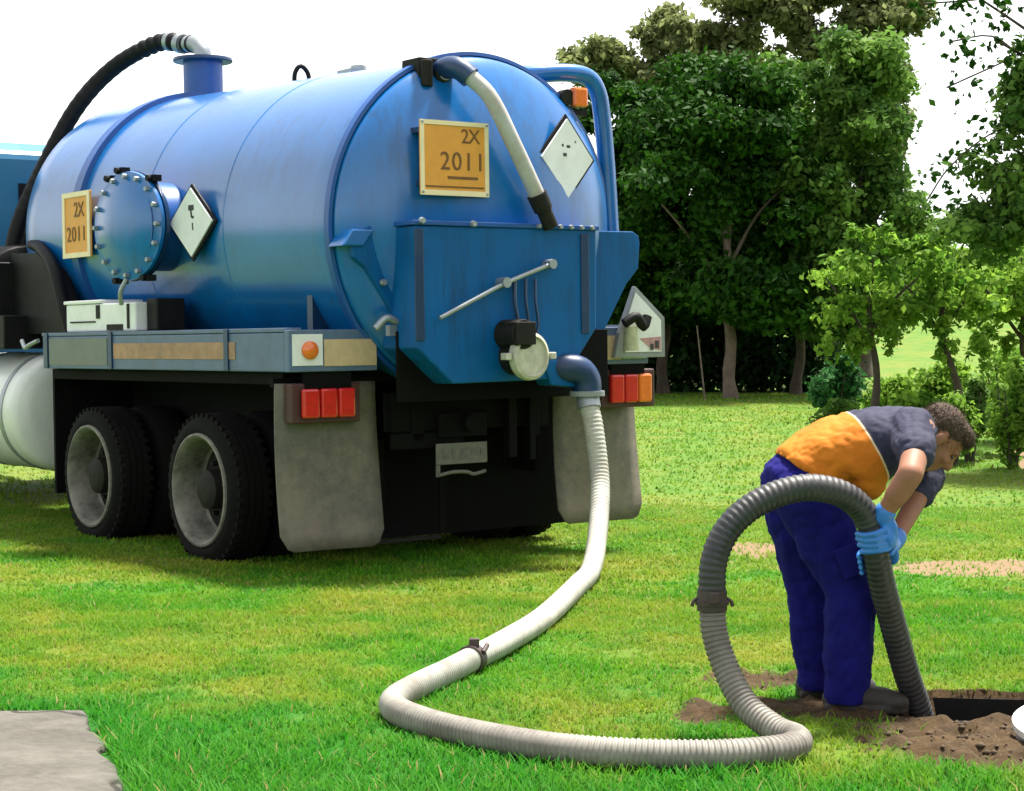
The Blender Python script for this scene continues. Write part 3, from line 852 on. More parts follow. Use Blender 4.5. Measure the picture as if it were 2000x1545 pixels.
b = MB(); b.box(-0.30, 0.05, 0.02, 0.05, 0.76, 0.90); b.cyl((-0.1, -0.04, 0.84), (-0.1, 0.06, 0.84), 0.05); b.box(0.20, 0.26, 0.0, 0.06, 0.62, 1.05); b.box(0.36, 0.40, 0.0, 0.06, 0.60, 1.05); b.box(-0.62, -0.10, 0.05, 0.055, 0.70, 0.79)
b.build('tow_fitting', M['chassis'], truck, True, 0.008)
ub = MB().box(-0.60, -0.10, 0.30, 0.33, 0.130, 0.150).build('underrun_bar', M['hub'], truck)
boxes('bar_hanger', M['chassis'], ub, [(-0.55, -0.50, 0.31, 0.33, 0.156, 0.75), (-0.10, -0.06, 0.31, 0.33, 0.156, 0.75)])
b = MB(); b.tube(catmull([(-0.48, -0.10, 1.10), (-0.38, -0.14, 1.06), (-0.30, -0.12, 1.10), (0.25, -0.12, 1.065)], 0.03), 0.020, 8); b.build('drain_pipe', M['steel'], truck, True)
# number plate
npl = MB().box(-0.34, 0.03, -0.005, 0.003, 0.60, 0.725).build('number_plate', M['plate'], truck, False, 0.004)
npl2 = MB()
npl2.box(-0.335, -0.31, 0.0, 0.01, 0.53, 0.598); npl2.tube(catmull([(-0.32, 0.0, 0.54), (-0.22, -0.01, 0.555), (-0.12, -0.01, 0.55), (-0.08, -0.01, 0.535), (0.01, -0.01, 0.55)], 0.02), 0.011, 8)
npl2.build('plate_lamp', M['plate'], npl, True)
boxes('worn_character', M['platechar'], npl, [(x0, x1, -0.008, -0.0055, z0, z1) for x0, x1, z0, z1 in ((-0.29, -0.25, 0.63, 0.695), (-0.225, -0.205, 0.63, 0.695), (-0.165, -0.12, 0.63, 0.69), (-0.09, -0.05, 0.645, 0.685), (-0.02, 0.01, 0.645, 0.685))])

# wheels
def wheel(x_out, y, s, inner=False):
    """s=-1 left, +1 right; x_out = outer face"""
    w = empty('wheel', (x_out, y, 0.44)); w.parent = truck
    a = Vector((s, 0, 0)); w_ = 0.27
    tp = [(0.335, -w_ + 0.01), (0.39, -w_), (0.43, -w_ + 0.012), (0.456, -w_ + 0.045)]
    for q in range(4):
        t0 = -w_ + 0.05 + q * 0.046
        tp += [(0.466, t0), (0.466, t0 + 0.034), (0.452, t0 + 0.037), (0.452, t0 + 0.043)]
    tp += [(0.456, -0.045), (0.43, -0.012), (0.405, -0.004), (0.40, 0.0), (0.37, 0.002), (0.345, -0.004), (0.33, -0.02)]
    t = MB().lathe(tp, (0, 0, 0), a, 72, False)
    for k in range(44):
        an = 2 * math.pi * k / 44
        d = Vector((0, math.cos(an), math.sin(an))); e = Vector((0, -math.sin(an), math.cos(an)))
        for side in (-0.045, -w_ + 0.045):
            c = d * 0.452 + a * side
            vs = [c + d * q1 + e * q2 + a * q3 for q1 in (-0.02, 0.013) for q2 in (-0.017, 0.017) for q3 in (-0.022, 0.022)]
            t.add(vs, [(0, 1, 3, 2), (4, 6, 7, 5), (0, 4, 5, 1), (2, 3, 7, 6), (0, 2, 6, 4), (1, 5, 7, 3)])
    t.build('tyre', M['rubber'], w, True)
    rp_ = [(0.348, -0.006), (0.345, 0.010), (0.332, 0.014), (0.318, 0.004), (0.305, -0.03), (0.295, -0.10), (0.285, -0.165), (0.265, -0.18)]
    MB().lathe(rp_, (0, 0, 0), a, 64, False).build('rim', M['rim'], w, True)
    h = MB().lathe([(0.27, -0.178), (0.24, -0.176), (0.19, -0.155), (0.14, -0.15), (0.125, -0.15), (0.12, -0.05), (0.09, -0.035), (0.05, -0.03), (0.005, -0.03)], (0, 0, 0), a, 48, False)
    for k in range(10):
        an = 2 * math.pi * k / 10
        p = Vector((0, math.cos(an), math.sin(an))) * 0.16
        h.cyl(p + a * -0.155, p + a * -0.115, 0.017, 0.015, 6)
        p2 = Vector((0, math.cos(an + 0.3), math.sin(an + 0.3))) * 0.225
    h.build('hub', M['hub'], w, True)
    return w
for s in (-1, 1):
    for yy in (1.19, 2.78):
        wheel(s * 1.265, yy, s)
    # inner tyres of the pairs
    for yy in (1.19, 2.78):
        t = MB().lathe([(0.30, 0), (0.40, -0.005), (0.45, 0.02), (0.466, 0.06), (0.466, 0.2), (0.45, 0.24), (0.40, 0.265), (0.30, 0.26)], (s * 0.68, yy, 0.44), (s, 0, 0), 48)
        t.build('inner_tyre', M['rubber'], truck, True)
for s in (-1, 1):
    w = wheel(s * 1.20, 6.75, s)
# white fuel tank and brackets ahead of the wheels
ft = MB().lathe([(0.05, 0.0), (0.30, 0.01), (0.40, 0.03), (0.435, 0.07), (0.44, 0.12), (0.44, 1.30), (0.40, 1.36), (0.05, 1.38)], (-0.88, 3.92, 0.83), Y, 48).build('fuel_tank', M['fuel'], truck, True)
b = MB()
for yy in (4.2, 4.95):
    b.lathe([(0.442, -0.03), (0.447, -0.03), (0.447, 0.03), (0.442, 0.03)], (-0.88, yy, 0.83), Y, 48, False)
b.build('tank_strap', M['steel'], ft, True)
b = MB(); b.box(0.55, 1.25, 3.45, 4.9, 0.45, 1.1); b.build('light_block_box', M['chassis'], truck, False, 0.02)  # unseen black box added to stop light entering under the truck
# white locker standing on the left rail
lk = MB().box(-1.27, -0.98, 2.02, 3.10, 1.413, 1.60).build('locker', M['white'], truck, False, 0.012)
b = MB(); b.box(-1.282, -0.97, 2.52, 3.115, 1.601, 1.625); b.build('locker_lid', M['white'], lk, False, 0.006)
boxes('locker_strap', M['hub'], lk, [(-1.278, -1.271, 2.55, 2.60, 1.50, 1.59), (-1.276, -1.271, 2.2, 2.44, 1.42, 1.46), (-1.278, -1.271, 2.62, 3.02, 1.475, 1.485), (-1.277, -1.271, 2.10, 2.13, 1.43, 1.59)])
b = MB(); b.box(-1.2, -1.0, 1.85, 2.0, 1.413, 1.62); b.build('cable_box', M['black'], truck, False, 0.01)
# vacuum pump and black guards in front of the tank
b = MB(); b.lathe([(0.30, 0), (0.36, 0.02), (0.38, 0.1), (0.38, 0.5), (0.36, 0.58), (0.2, 0.6)], (-0.95, 4.55, 1.72), Y, 32); b.box(-1.28, -0.3, 4.2, 5.0, 1.30, 1.55); b.box(-1.22, -0.7, 4.45, 5.0, 1.5, 1.95)
pu = b.build('vacuum_pump', M['black'], truck, True, 0.01)
b = MB(); b.tube(catmull([(-1.10, 3.42, 1.42), (-1.12, 3.50, 1.62), (-1.10, 3.70, 1.88), (-1.06, 4.0, 2.03), (-1.0, 4.3, 2.08)], 0.03), 0.045, 12); b.build('guard_hoop', M['black'], pu, True)
b = MB(); b.prism([(3.45, 1.41), (4.5, 1.41), (4.5, 2.02), (4.0, 2.0), (3.72, 1.86), (3.52, 1.62)], (-1.10, 0, 0), Y, Z, X, 0.12); b.build('pump_guard', M['black'], pu)
b = MB(); b.tube(catmull([(-1.33, 3.45, 1.36), (-1.34, 3.58, 1.33), (-1.34, 3.66, 1.31), (-1.33, 3.74, 1.36)], 0.02), 0.016, 8); b.build('step_hook', M['steel'], truck, True)
# cradle under the tank
b = MB()
for yy in (0.35, 2.2, 4.0):
    b.prism([(-0.95, 1.161), (0.87, 1.161), (0.87, 1.62), (0.6, 1.34), (0.3, 1.20), (-0.04, 1.165), (-0.4, 1.20), (-0.7, 1.34), (-0.95, 1.62)], (0, yy, 0), X, Z, Y, 0.06)
b.build('tank_cradle', M['navy'], truck)
# cab (mostly out of the picture to the left)
cabp = [(5.30, 1.0), (5.30, 2.86), (5.5, 2.96), (6.9, 2.92), (7.25, 2.75), (7.55, 1.95), (7.62, 0.55), (7.2, 0.55), (7.2, 0.95), (6.25, 0.95), (6.2, 0.75), (5.30, 0.75)]
cb = MB().prism(cabp, (-1.18, 0, 0), Y, Z, X, 2.36).build('cab', M['cab'], truck, False, 0.05)
for s in (-1, 1):
    MB().prism([(5.62, 1.95), (5.66, 2.66), (6.6, 2.66), (7.15, 1.95)], (s * 1.186 - 0.004, 0, 0), Y, Z, X, 0.008).build('side_window', M['black'], cb)
MB().box(-0.7, 0.7, 5.292, 5.299, 2.1, 2.62).build('rear_window', M['black'], cb)
MB().prism([(7.28, 2.70), (7.585, 1.98), (7.595, 1.985), (7.29, 2.705)], (-1.0, 0, 0), Y, Z, X, 2.0).build('windscreen', M['black'], cb)

# ------------------------------------------------------------------ hoses
M['hose_pale'] = mat('pale_hose', (0.40, 0.40, 0.355), 0.5, 0, 0.12, 7, 0.7, (0.19, 0.155, 0.115), 6)
M['hose_grey'] = mat('ribbed_grey_hose', (0.25, 0.235, 0.205), 0.6, 0, 0.3, 3, 0.8, (0.085, 0.062, 0.055), 2.2)
def hose_blend():
    m = mat('ribbed_grey_hose', (0.25, 0.235, 0.205), 0.6, 0, 0.3, 3, 0.8, (0.085, 0.062, 0.055), 2.2)
    nt = m.node_tree; b = nt.nodes['Principled BSDF']
    src = b.inputs['Base Color'].links[0].from_socket
    at = nt.nodes.new('ShaderNodeAttribute'); at.attribute_name = 'along'
    nz = noise(nt, 5, 4, 0.6, objcoord(nt))
    t = mth(nt, 'ADD', at.outputs['Fac'], mth(nt, 'MULTIPLY', mth(nt, 'SUBTRACT', nz, 0.5), 0.25))
    pale = mixrgb(nt, ramp(nt, nz, 0.45, 0.7), (0.38, 0.375, 0.33), (0.22, 0.19, 0.15))
    c = mixrgb(nt, ramp(nt, t, 0.12, 0.42), pale, src)
    c = mixrgb(nt, mth(nt, 'MULTIPLY', ramp(nt, t, 0.86, 0.95), 0.6), c, (0.075, 0.055, 0.055))
    nt.links.new(c, b.inputs['Base Color'])
    return m
M['hose_grey'] = hose_blend()
M['hose_black'] = mat('black_hose', (0.020, 0.021, 0.026), 0.42, 0, 0.25, 8, 0.5, (0.06, 0.055, 0.045), 4)
M['coupling'] = mat('coupling_metal', (0.06, 0.045, 0.045), 0.5, 0.4, 0.25, 20, 0.5, (0.07, 0.035, 0.03), 12)

def hose(name, label, group, pts, r0, r1, pitch, amp, material):
    P = catmull(pts, pitch / 4)
    n = len(P)
    rad = []
    for i in range(n):
        t = i / n
        rad.append((r0 + (r1 - r0) * t) * (1 + amp * (1 if i % 4 in (0, 1) else -1)))
    o = MB().tube(P, rad, 18).build(name, material, None, True)
    at_ = o.data.attributes.new('along', 'FLOAT', 'POINT')
    at_.data.foreach_set('value', np.repeat(np.arange(n) / n, 18).astype(np.float32))
    o.data.shade_smooth()
    tag(o, label, 'hose', group)
    return o, P
outlet = TRUCK_MAT @ Vector((0.456, -0.43, 1.00))
hA, PA = hose('suction_hose', 'pale cream suction hose hanging from the truck outlet down to the grass', 'suction hoses',
          [outlet, (0.455, 10.86, 0.93), (0.482, 10.82, 0.80), (0.512, 10.70, 0.477), (0.478, 10.35, 0.20), (0.425, 9.95, 0.075), (0.335, 9.45, 0.055), (0.138, 8.30, 0.053), (-0.042, 7.58, 0.053), (-0.15, 7.22, 0.053)],
          0.058, 0.049, 0.026, 0.024, M['hose_pale'])
k = MB().tube(PA[2:16], 0.070, 18); k.build('hose_cuff', M['steel'], hA, True)
hB, PB = hose('suction_hose', 'ribbed grey hose lying in a wide bend on the grass in front', 'suction hoses',
          [(-0.15, 7.22, 0.053), (-0.235, 6.95, 0.050), (-0.335, 6.66, 0.048), (-0.405, 6.40, 0.047), (-0.398, 6.22, 0.047), (-0.315, 6.04, 0.047), (-0.162, 5.84, 0.047), (0.078, 5.63, 0.047), (0.306, 5.53, 0.047), (0.58, 5.50, 0.047), (0.78, 5.55, 0.047),
           (0.868, 5.63, 0.047), (0.885, 5.72, 0.05), (0.835, 5.80, 0.06), (0.755, 5.90, 0.115), (0.700, 5.97, 0.215), (0.664, 6.01, 0.33), (0.655, 6.02, 0.435)],
          0.047, 0.043, 0.0175, 0.045, M['hose_grey'])
k = MB().tube(PB[0:14], 0.057, 18); cA = k.build('hose_clamp', M['coupling'], hB, True)
c0 = PB[6]; b = MB(); b.box(c0.x - 0.01, c0.x + 0.03, c0.y - 0.02, c0.y + 0.02, c0.z + 0.05, c0.z + 0.08); b.cyl(c0 + Vector((0.045, -0.03, 0.03)), c0 + Vector((0.06, 0.03, 0.05)), 0.010); b.build('clamp_bolt', M['coupling'], hB)
hC, PC = hose('suction_hose', 'black hose arching past the worker and down into the pit', 'suction hoses',
          [(0.655, 6.02, 0.435), (0.660, 6.025, 0.56), (0.700, 6.04, 0.66), (0.775, 6.06, 0.735), (0.875, 6.08, 0.785), (0.985, 6.10, 0.805), (1.09, 6.13, 0.785), (1.165, 6.16, 0.735), (1.207, 6.18, 0.66), (1.228, 6.20, 0.57), (1.258, 6.24, 0.46), (1.304, 6.30, 0.33), (1.37, 6.38, 0.14), (1.435, 6.45, -0.02), (1.475, 6.48, -0.20), (1.50, 6.50, -0.6)],
          0.045, 0.045, 0.021, 0.030, M['hose_black'])
j = Vector((0.655, 6.02, 0.435))
b = MB(); b.lathe([(0.042, -0.030), (0.049, -0.028), (0.050, -0.010), (0.055, -0.008), (0.056, 0.006), (0.050, 0.008), (0.049, 0.040), (0.042, 0.042)], j, (0, 0, 1), 24)
cp_ = b.build('cam_coupling', M['coupling'], hC, True)
for s in (-1, 1):
    MB().tube(catmull([j + Vector((s * 0.048, 0, 0.012)), j + Vector((s * 0.062, -0.01, 0.004)), j + Vector((s * 0.066, -0.01, -0.012))], 0.01), 0.006, 8).build('cam_lever', M['coupling'], cp_, True)
boxes('cam_block', M['coupling'], cp_, [(j.x - 0.015, j.x + 0.018, j.y - 0.064, j.y - 0.045, j.z + 0.0, j.z + 0.04)], 0.005)

# ------------------------------------------------------------------ the worker
M['skin'] = mat('skin', (0.27, 0.115, 0.065), 0.6, 0, 0.15, 18, 0.3, (0.20, 0.06, 0.035), 9)
M['hair'] = mat('brown_hair', (0.050, 0.027, 0.014), 0.8, 0, 0.35, 40, bump=0.6, bscale=120)
M['orange_cloth'] = mat('orange_hi_vis_cloth', (0.80, 0.27, 0.012), 0.75, 0, 0.10, 6, 0.2, (0.55, 0.15, 0.01), 4, 0.25, 300)
M['navy_cloth'] = mat('navy_cloth', (0.030, 0.031, 0.062), 0.8, 0, 0.15, 7, 0.2, (0.05, 0.045, 0.07), 5, 0.25, 300)
M['trim_cloth'] = mat('pale_piping', (0.62, 0.52, 0.40), 0.8, 0, 0.1, 8)
M['trousers'] = mat('royal_blue_cloth', (0.007, 0.006, 0.120), 0.9, 0, 0.2, 5, 0.25, (0.012, 0.012, 0.08), 4, 0.3, 260, spec=0.15)
M['boot'] = mat('black_boot', (0.012, 0.010, 0.009), 0.6, 0, 0.3, 12, 0.5, (0.04, 0.03, 0.018), 7)
M['glove'] = mat('blue_rubber_glove', (0.025, 0.17, 0.55), 0.4, 0, 0.15, 16, 0.2, (0.05, 0.12, 0.25), 9)
def shirt_mat():
    m, nt, b = newmat('orange_and_navy_cloth')
    oc = objcoord(nt)
    sep = nt.nodes.new('ShaderNodeSeparateXYZ'); nt.links.new(oc, sep.inputs[0])
    x, y, z = sep.outputs
    # seam of the navy yoke across the chest, plus the sleeves (person coordinates)
    d = mth(nt, 'SUBTRACT', mth(nt, 'ADD', x, mth(nt, 'MULTIPLY', z, 0.55)), 1.185 + 0.55 * 1.05 - 1.17)
    lat = mth(nt, 'ABSOLUTE', y)
    arm = mth(nt, 'MINIMUM', mth(nt, 'SUBTRACT', lat, 0.212), mth(nt, 'SUBTRACT', x, 0.11))
    d = mth(nt, 'MAXIMUM', mth(nt, 'MAXIMUM', d, arm), mth(nt, 'SUBTRACT', x, 0.27))
    n1 = noise(nt, 7, 5, 0.6, oc)
    org = mixrgb(nt, ramp(nt, n1, 0.3, 0.7), (0.43, 0.115, 0.006), (0.55, 0.175, 0.010))
    nav = mixrgb(nt, ramp(nt, n1, 0.3, 0.7), (0.020, 0.021, 0.045), (0.036, 0.036, 0.068))
    c = mixrgb(nt, ramp(nt, d, -0.007, -0.005), org, (0.60, 0.46, 0.30))
    c = mixrgb(nt, ramp(nt, d, 0.001, 0.003), c, nav)
    nt.links.new(c, b.inputs['Base Color'])
    inp(b, 'Roughness', 0.8); inp(b, 'Specular IOR Level', 0.25)
    bn = nt.nodes.new('ShaderNodeBump'); inp(bn, 'Strength', 0.25); inp(bn, 'Distance', 0.004)
    nt.links.new(noise(nt, 300, 2, 0.5, oc), bn.inputs['Height']); nt.links.new(bn.outputs[0], b.inputs['Normal'])
    return m
M['shirt'] = shirt_mat()
M['eye'] = mat('eye', (0.10, 0.08, 0.07), 0.2, 0, 0.1, 40)

class Blob(MB):
    def ell(self, c, ax, rad, seg=20, rings=12):
        """ellipsoid: ax = three orthonormal axes, rad = three radii"""
        c = Vector(c); ax = [Vector(a).normalized() for a in ax]
        v = []
        for j in range(rings + 1):
            th = math.pi * j / rings
            th = min(max(th, 0.02), math.pi - 0.02)
            for k in range(seg):
                ph = 2 * math.pi * k / seg
                v.append(c + ax[0] * rad[0] * math.sin(th) * math.cos(ph) + ax[1] * rad[1] * math.sin(th) * math.sin(ph) + ax[2] * rad[2] * math.cos(th))
        f = [(j * seg + k, j * seg + (k + 1) % seg, (j + 1) * seg + (k + 1) % seg, (j + 1) * seg + k) for j in range(rings) for k in range(seg)]
        f += [tuple(range(seg)), tuple(range((rings + 1) * seg - 1, rings * seg - 1, -1))]
        return self.add(v, f)
    def cap(self, p0, p1, r0, r1, seg=16):
        p0, p1 = Vector(p0), Vector(p1)
        L = (p1 - p0).length
        pr = [(r0 * math.sin(a), -r0 * math.cos(a)) for a in (0.05, 0.4, 0.8, 1.2)] + [(r0, 0)] + [(r1, L)] + [(r1 * math.cos(a), L + r1 * math.sin(a)) for a in (0.37, 0.77, 1.17, 1.52)]
        return self.lathe(pr, p0, p1 - p0, seg)
    def chain(self, pts, rads, seg=16):
        for (p, q), (a, b) in zip(zip(pts, pts[1:]), zip(rads, rads[1:])):
            self.cap(p, q, a, b, seg)
        return self
    def loft(self, rings, seg=32):
        """rings: (cx, cz, tx, tz, half thickness, half width, y)"""
        v = []
        for cx, cz, tx, tz, ht, hw, y in rings:
            t = Vector((tx, 0, tz)).normalized(); n = Vector((-t.z, 0, t.x))
            for k in range(seg):
                a = 2 * math.pi * k / seg
                cs, sn = math.cos(a), math.sin(a)
                e = 0.85
                v.append(Vector((cx, y, cz)) + n * ht * math.copysign(abs(cs) ** e, cs) + Vector((0, 1, 0)) * hw * math.copysign(abs(sn) ** e, sn))
        f = [(j * seg + k, j * seg + (k + 1) % seg, (j + 1) * seg + (k + 1) % seg, (j + 1) * seg + k) for j in range(len(rings) - 1) for k in range(seg)]
        f += [tuple(range(seg)), tuple(range(len(rings) * seg - 1, (len(rings) - 1) * seg - 1, -1))]
        return self.add(v, f)
    def fuse(self, name, material, parent, voxel, smooth=4, wrinkle=0.0, wscale=0.08, origin=None, post=None):
        origin = Vector(origin) if origin is not None else Vector((0, 0, 0))
        me = self.mesh(name, material)
        tmp = bpy.data.objects.new(name, me); COL.objects.link(tmp)
        r_ = tmp.modifiers.new('fuse', 'REMESH'); r_.mode = 'VOXEL'; r_.voxel_size = voxel; r_.use_smooth_shade = True
        s_ = tmp.modifiers.new('soft', 'SMOOTH'); s_.factor = 0.5; s_.iterations = smooth
        if wrinkle:
            tx = bpy.data.textures.new('folds', 'CLOUDS'); tx.noise_scale = wscale; tx.noise_depth = 3; tx.noise_type = 'HARD_NOISE'
            d_ = tmp.modifiers.new('folds', 'DISPLACE'); d_.texture = tx; d_.strength = wrinkle; d_.mid_level = 0.5; d_.texture_coords = 'LOCAL'
        bpy.context.view_layer.update()
        dg = bpy.context.evaluated_depsgraph_get()
        out = bpy.data.meshes.new_from_object(tmp.evaluated_get(dg))
        bpy.data.objects.remove(tmp)
        out.transform(Matrix.Translation(-origin))
        out.materials.clear()
        out.materials.append(material) if not isinstance(material, (list, tuple)) else [out.materials.append(m_) for m_ in material]
        out.shade_smooth()
        if post:
            post(out)
        return link(name, out, parent)

MAN = Vector((1.17, 6.52, 0.0))
man = empty('person', MAN)
tag(man, 'worker in orange and navy shirt and blue trousers bending over the pit holding the hose', 'person')
HU, HF, HL = Vector((0.84, 0, 0.5426)), Vector((0.5426, 0, -0.84)), Vector((0, 1, 0))
HC = Vector((1.505, 6.52, 0.945))
RS, RE, RW = Vector((1.405, 6.335, 0.985)), Vector((1.318, 6.09, 0.850)), Vector((1.240, 6.155, 0.705))
LS, LE, LW = Vector((1.43, 6.70, 0.98)), Vector((1.500, 6.64, 0.80)), Vector((1.315, 6.34, 0.60))
RH, RK, RA = Vector((1.02, 6.415, 0.76)), Vector((1.185, 6.40, 0.43)), Vector((1.165, 6.40, 0.06))
LH, LK, LA = Vector((1.01, 6.625, 0.76)), Vector((1.075, 6.645, 0.43)), Vector((1.11, 6.66, 0.06))

def nearest(P, z, lo):
    return min(range(lo, len(P) - 3), key=lambda i: abs(P[i].z - z))
def hand(bl, idx, root, phi0, sgn, flip=1, fr=0.0105):
    """palm and five fingers closed round the hose at path index idx; phi0 = angle of the palm about the hose"""
    c = PC[idx]; a = (PC[idx + 4] - PC[idx - 4]).normalized()
    e = (Vector((0, -1, 0)) - a * Vector((0, -1, 0)).dot(a)).normalized(); f = a.cross(e)
    rh = 0.046
    def on(phi, t, r_):
        return c + a * t + (e * math.cos(phi) + f * math.sin(phi)) * r_
    palm = on(phi0, 0.0, rh + 0.016)
    tan = (e * -math.sin(phi0) + f * math.cos(phi0)) * sgn
    rd = (e * math.cos(phi0) + f * math.sin(phi0))
    bl.ell(palm, (tan, a, rd), (0.046, 0.046, 0.017))
    bl.chain([root, root.lerp(palm, 0.6) + rd * 0.004, palm], [0.030, 0.029, 0.022])
    for i, (t, ln) in enumerate(((-0.033, 0.92), (-0.011, 1.0), (0.012, 0.95), (0.033, 0.78))):
        ps = []
        for q, ph in enumerate((0.55, 1.15, 1.75, 2.30)):
            ps.append(on(phi0 + sgn * ph * (0.75 + 0.3 * ln), t * flip + 0.004 * math.sin(q + i), rh + 0.013))
        bl.chain(ps, [fr + 0.001, fr, fr * 0.95, fr * 0.85], 10)
    th = [on(phi0 - sgn * 0.35, -0.035 * flip, rh + 0.018), on(phi0 - sgn * 0.9, -0.045 * flip, rh + 0.016), on(phi0 - sgn * 1.45, -0.035 * flip, rh + 0.013)]
    bl.chain(th, [fr + 0.003, fr + 0.001, fr * 0.9], 10)

# one continuous body under the clothes
bd = Blob()
bd.ell(HC + HU * 0.030 - HF * 0.012, (HF, HL, HU), (0.094, 0.074, 0.082))
bd.ell(HC - HU * 0.030 + HF * 0.022, (HF, HL, HU), (0.066, 0.060, 0.070))
bd.ell(HC - HU * 0.082 + HF * 0.045, (HF, HL, HU), (0.036, 0.040, 0.026))
bd.chain([HC + HF * 0.084 + HU * 0.010, HC + HF * 0.104 - HU * 0.022, HC + HF * 0.088 - HU * 0.032], [0.011, 0.015, 0.012], 10)
bd.ell(HC + HF * 0.078 + HU * 0.026, (HF, HL, HU), (0.016, 0.050, 0.010))
bd.ell(HC + HF * 0.080 - HU * 0.058, (HF, HL, HU), (0.012, 0.024, 0.007))
bd.ell(HC + HF * 0.076 - HU * 0.070, (HF, HL, HU), (0.012, 0.021, 0.007))
for s in (-1, 1):
    bd.ell(HC + HL * s * 0.079 - HU * 0.008 - HF * 0.010, (HF, HL, HU), (0.021, 0.012, 0.034))
    bd.ell(HC + HF * 0.060 + HL * s * 0.040 - HU * 0.020, (HF, HL, HU), (0.028, 0.020, 0.020))
bd.chain([Vector((1.42, 6.52, 0.965)), HC - HU * 0.05 - HF * 0.030], [0.052, 0.052])
bd.loft([(1.02, 0.82, 0.55, 0.83, 0.10, 0.15, 6.52), (1.10, 0.885, 0.7, 0.71, 0.10, 0.155, 6.52), (1.19, 0.92, 0.85, 0.52, 0.10, 0.16, 6.52), (1.28, 0.945, 0.93, 0.36, 0.10, 0.165, 6.52), (1.37, 0.960, 0.97, 0.25, 0.070, 0.15, 6.52), (1.42, 0.972, 0.98, 0.2, 0.042, 0.08, 6.52)])
bd.chain([RS, RE, RW], [0.052, 0.043, 0.029]); bd.cap(RE.lerp(RW, 0.05), RE.lerp(RW, 0.5), 0.043, 0.040)
bd.chain([LS, LE, LW], [0.052, 0.043, 0.029])
bd.chain([RH, RK, RA], [0.092, 0.062, 0.045]); bd.chain([LH, LK, LA], [0.092, 0.062, 0.045])
bd.ell((1.0, 6.52, 0.79), (X, Y, Z), (0.11, 0.165, 0.11))
body = bd.fuse('body', M['skin'], man, 0.0065, 5, 0, origin=MAN)
for s in (-1, 1):
    e_ = Blob().ell(HC + HF * 0.0765 + HL * s * 0.031 + HU * 0.006, (HF, HL, HU), (0.007, 0.011, 0.006), 12, 8)
    o = e_.build('eye', M['eye'], body, True); o.data.transform(Matrix.Translation(-MAN))
hr = Blob()
hr.ell(HC + HU * 0.045 - HF * 0.020, (HF, HL, HU), (0.096, 0.079, 0.080))
hr.ell(HC + HU * 0.005 - HF * 0.045, (HF, HL, HU), (0.066, 0.077, 0.075))
hr.ell(HC + HU * 0.085 + HF * 0.030, (HF, HL, HU), (0.060, 0.062, 0.040))
hair = hr.fuse('hair', M['hair'], man, 0.005, 3, 0.009, 0.012, MAN)
def strands(me, n):
    co = np.array([v.co for v in me.vertices]); no = np.array([v.normal for v in me.vertices])
    k = RNG.integers(0, len(co), n)
    p, q = co[k], no[k]
    d = q * 0.5 + np.array([-0.35, 0, -0.25]) * 0.8 + RNG.normal(size=(n, 3)) * 0.25
    L = (0.012 + 0.012 * RNG.random(n))[:, None]
    t = np.cross(q, RNG.normal(size=(n, 3))); t /= np.linalg.norm(t, axis=1)[:, None]
    w_ = 0.0009
    p = p - q * 0.002
    V = np.stack([p - t * w_, p + t * w_, p + d * L + t * w_ * 0.3, p + d * L - t * w_ * 0.3], 1).reshape(-1, 3)
    return np_mesh('hair_strands', V, 4, np.arange(n * 4), M['hair'])
so_ = link('hair_strands', strands(hair.data, 6000), hair); so_['kind'] = 'stuff'

# shirt: orange body, navy yoke and sleeves
sh = Blob()
sh.loft([(1.035, 0.825, 0.55, 0.83, 0.128, 0.190, 6.52), (1.05, 0.845, 0.55, 0.83, 0.130, 0.192, 6.52), (1.105, 0.885, 0.70, 0.71, 0.128, 0.190, 6.52), (1.185, 0.885, 0.85, 0.52, 0.160, 0.190, 6.52), (1.28, 0.930, 0.93, 0.36, 0.137, 0.195, 6.52), (1.37, 0.965, 0.97, 0.25, 0.108, 0.195, 6.52), (1.435, 0.985, 0.98, 0.2, 0.075, 0.13, 6.52), (1.455, 0.99, 0.98, 0.2, 0.060, 0.085, 6.52)])
sh.ell((1.235, 6.52, 0.80), (X, Y, Z), (0.085, 0.165, 0.085))
sh.chain([RS + Vector((-0.02, 0.04, 0)), RS.lerp(RE, 0.52)], [0.088, 0.072]); sh.chain([LS + Vector((-0.02, -0.04, 0)), LS.lerp(LE, 0.9), LS.lerp(LE, 1.0)], [0.085, 0.072, 0.068])
sh.chain([LE, LE.lerp(LW, 0.25)], [0.066, 0.058])
shirt = sh.fuse('shirt', M['shirt'], man, 0.0065, 4, 0.020, 0.10, MAN)
cl = Blob(); cl.lathe([(0.056, -0.02), (0.066, -0.015), (0.068, 0.012), (0.060, 0.02)], HC - HU * 0.075 - HF * 0.045 + Vector((-0.01, 0, 0)), Vector((0.85, 0, 0.5)), 24)
o = cl.build('collar', M['navy_cloth'], shirt, True); o.data.transform(Matrix.Translation(-MAN))

# trousers
tr = Blob()
tr.ell((0.998, 6.52, 0.795), (X, Y, Z), (0.122, 0.185, 0.118))
tr.loft([(0.99, 0.74, 0.4, 0.9, 0.115, 0.185, 6.52), (1.02, 0.81, 0.5, 0.86, 0.116, 0.180, 6.52), (1.04, 0.845, 0.55, 0.83, 0.098, 0.165, 6.52)])
tr.chain([RH, RH.lerp(RK, 0.5), RK, RA + Vector((0, 0, 0.0))], [0.122, 0.112, 0.098, 0.080])
tr.chain([LH, LH.lerp(LK, 0.5), LK, LA + Vector((0, 0, 0.0))], [0.120, 0.110, 0.095, 0.080])
def hem(me):
    for v in me.vertices:
        if v.co.z < 0.035:
            v.co.z = 0.035 + (v.co.z - 0.035) * 0.05
tr.fuse('trousers', M['trousers'], man, 0.008, 4, 0.026, 0.12, MAN, hem)
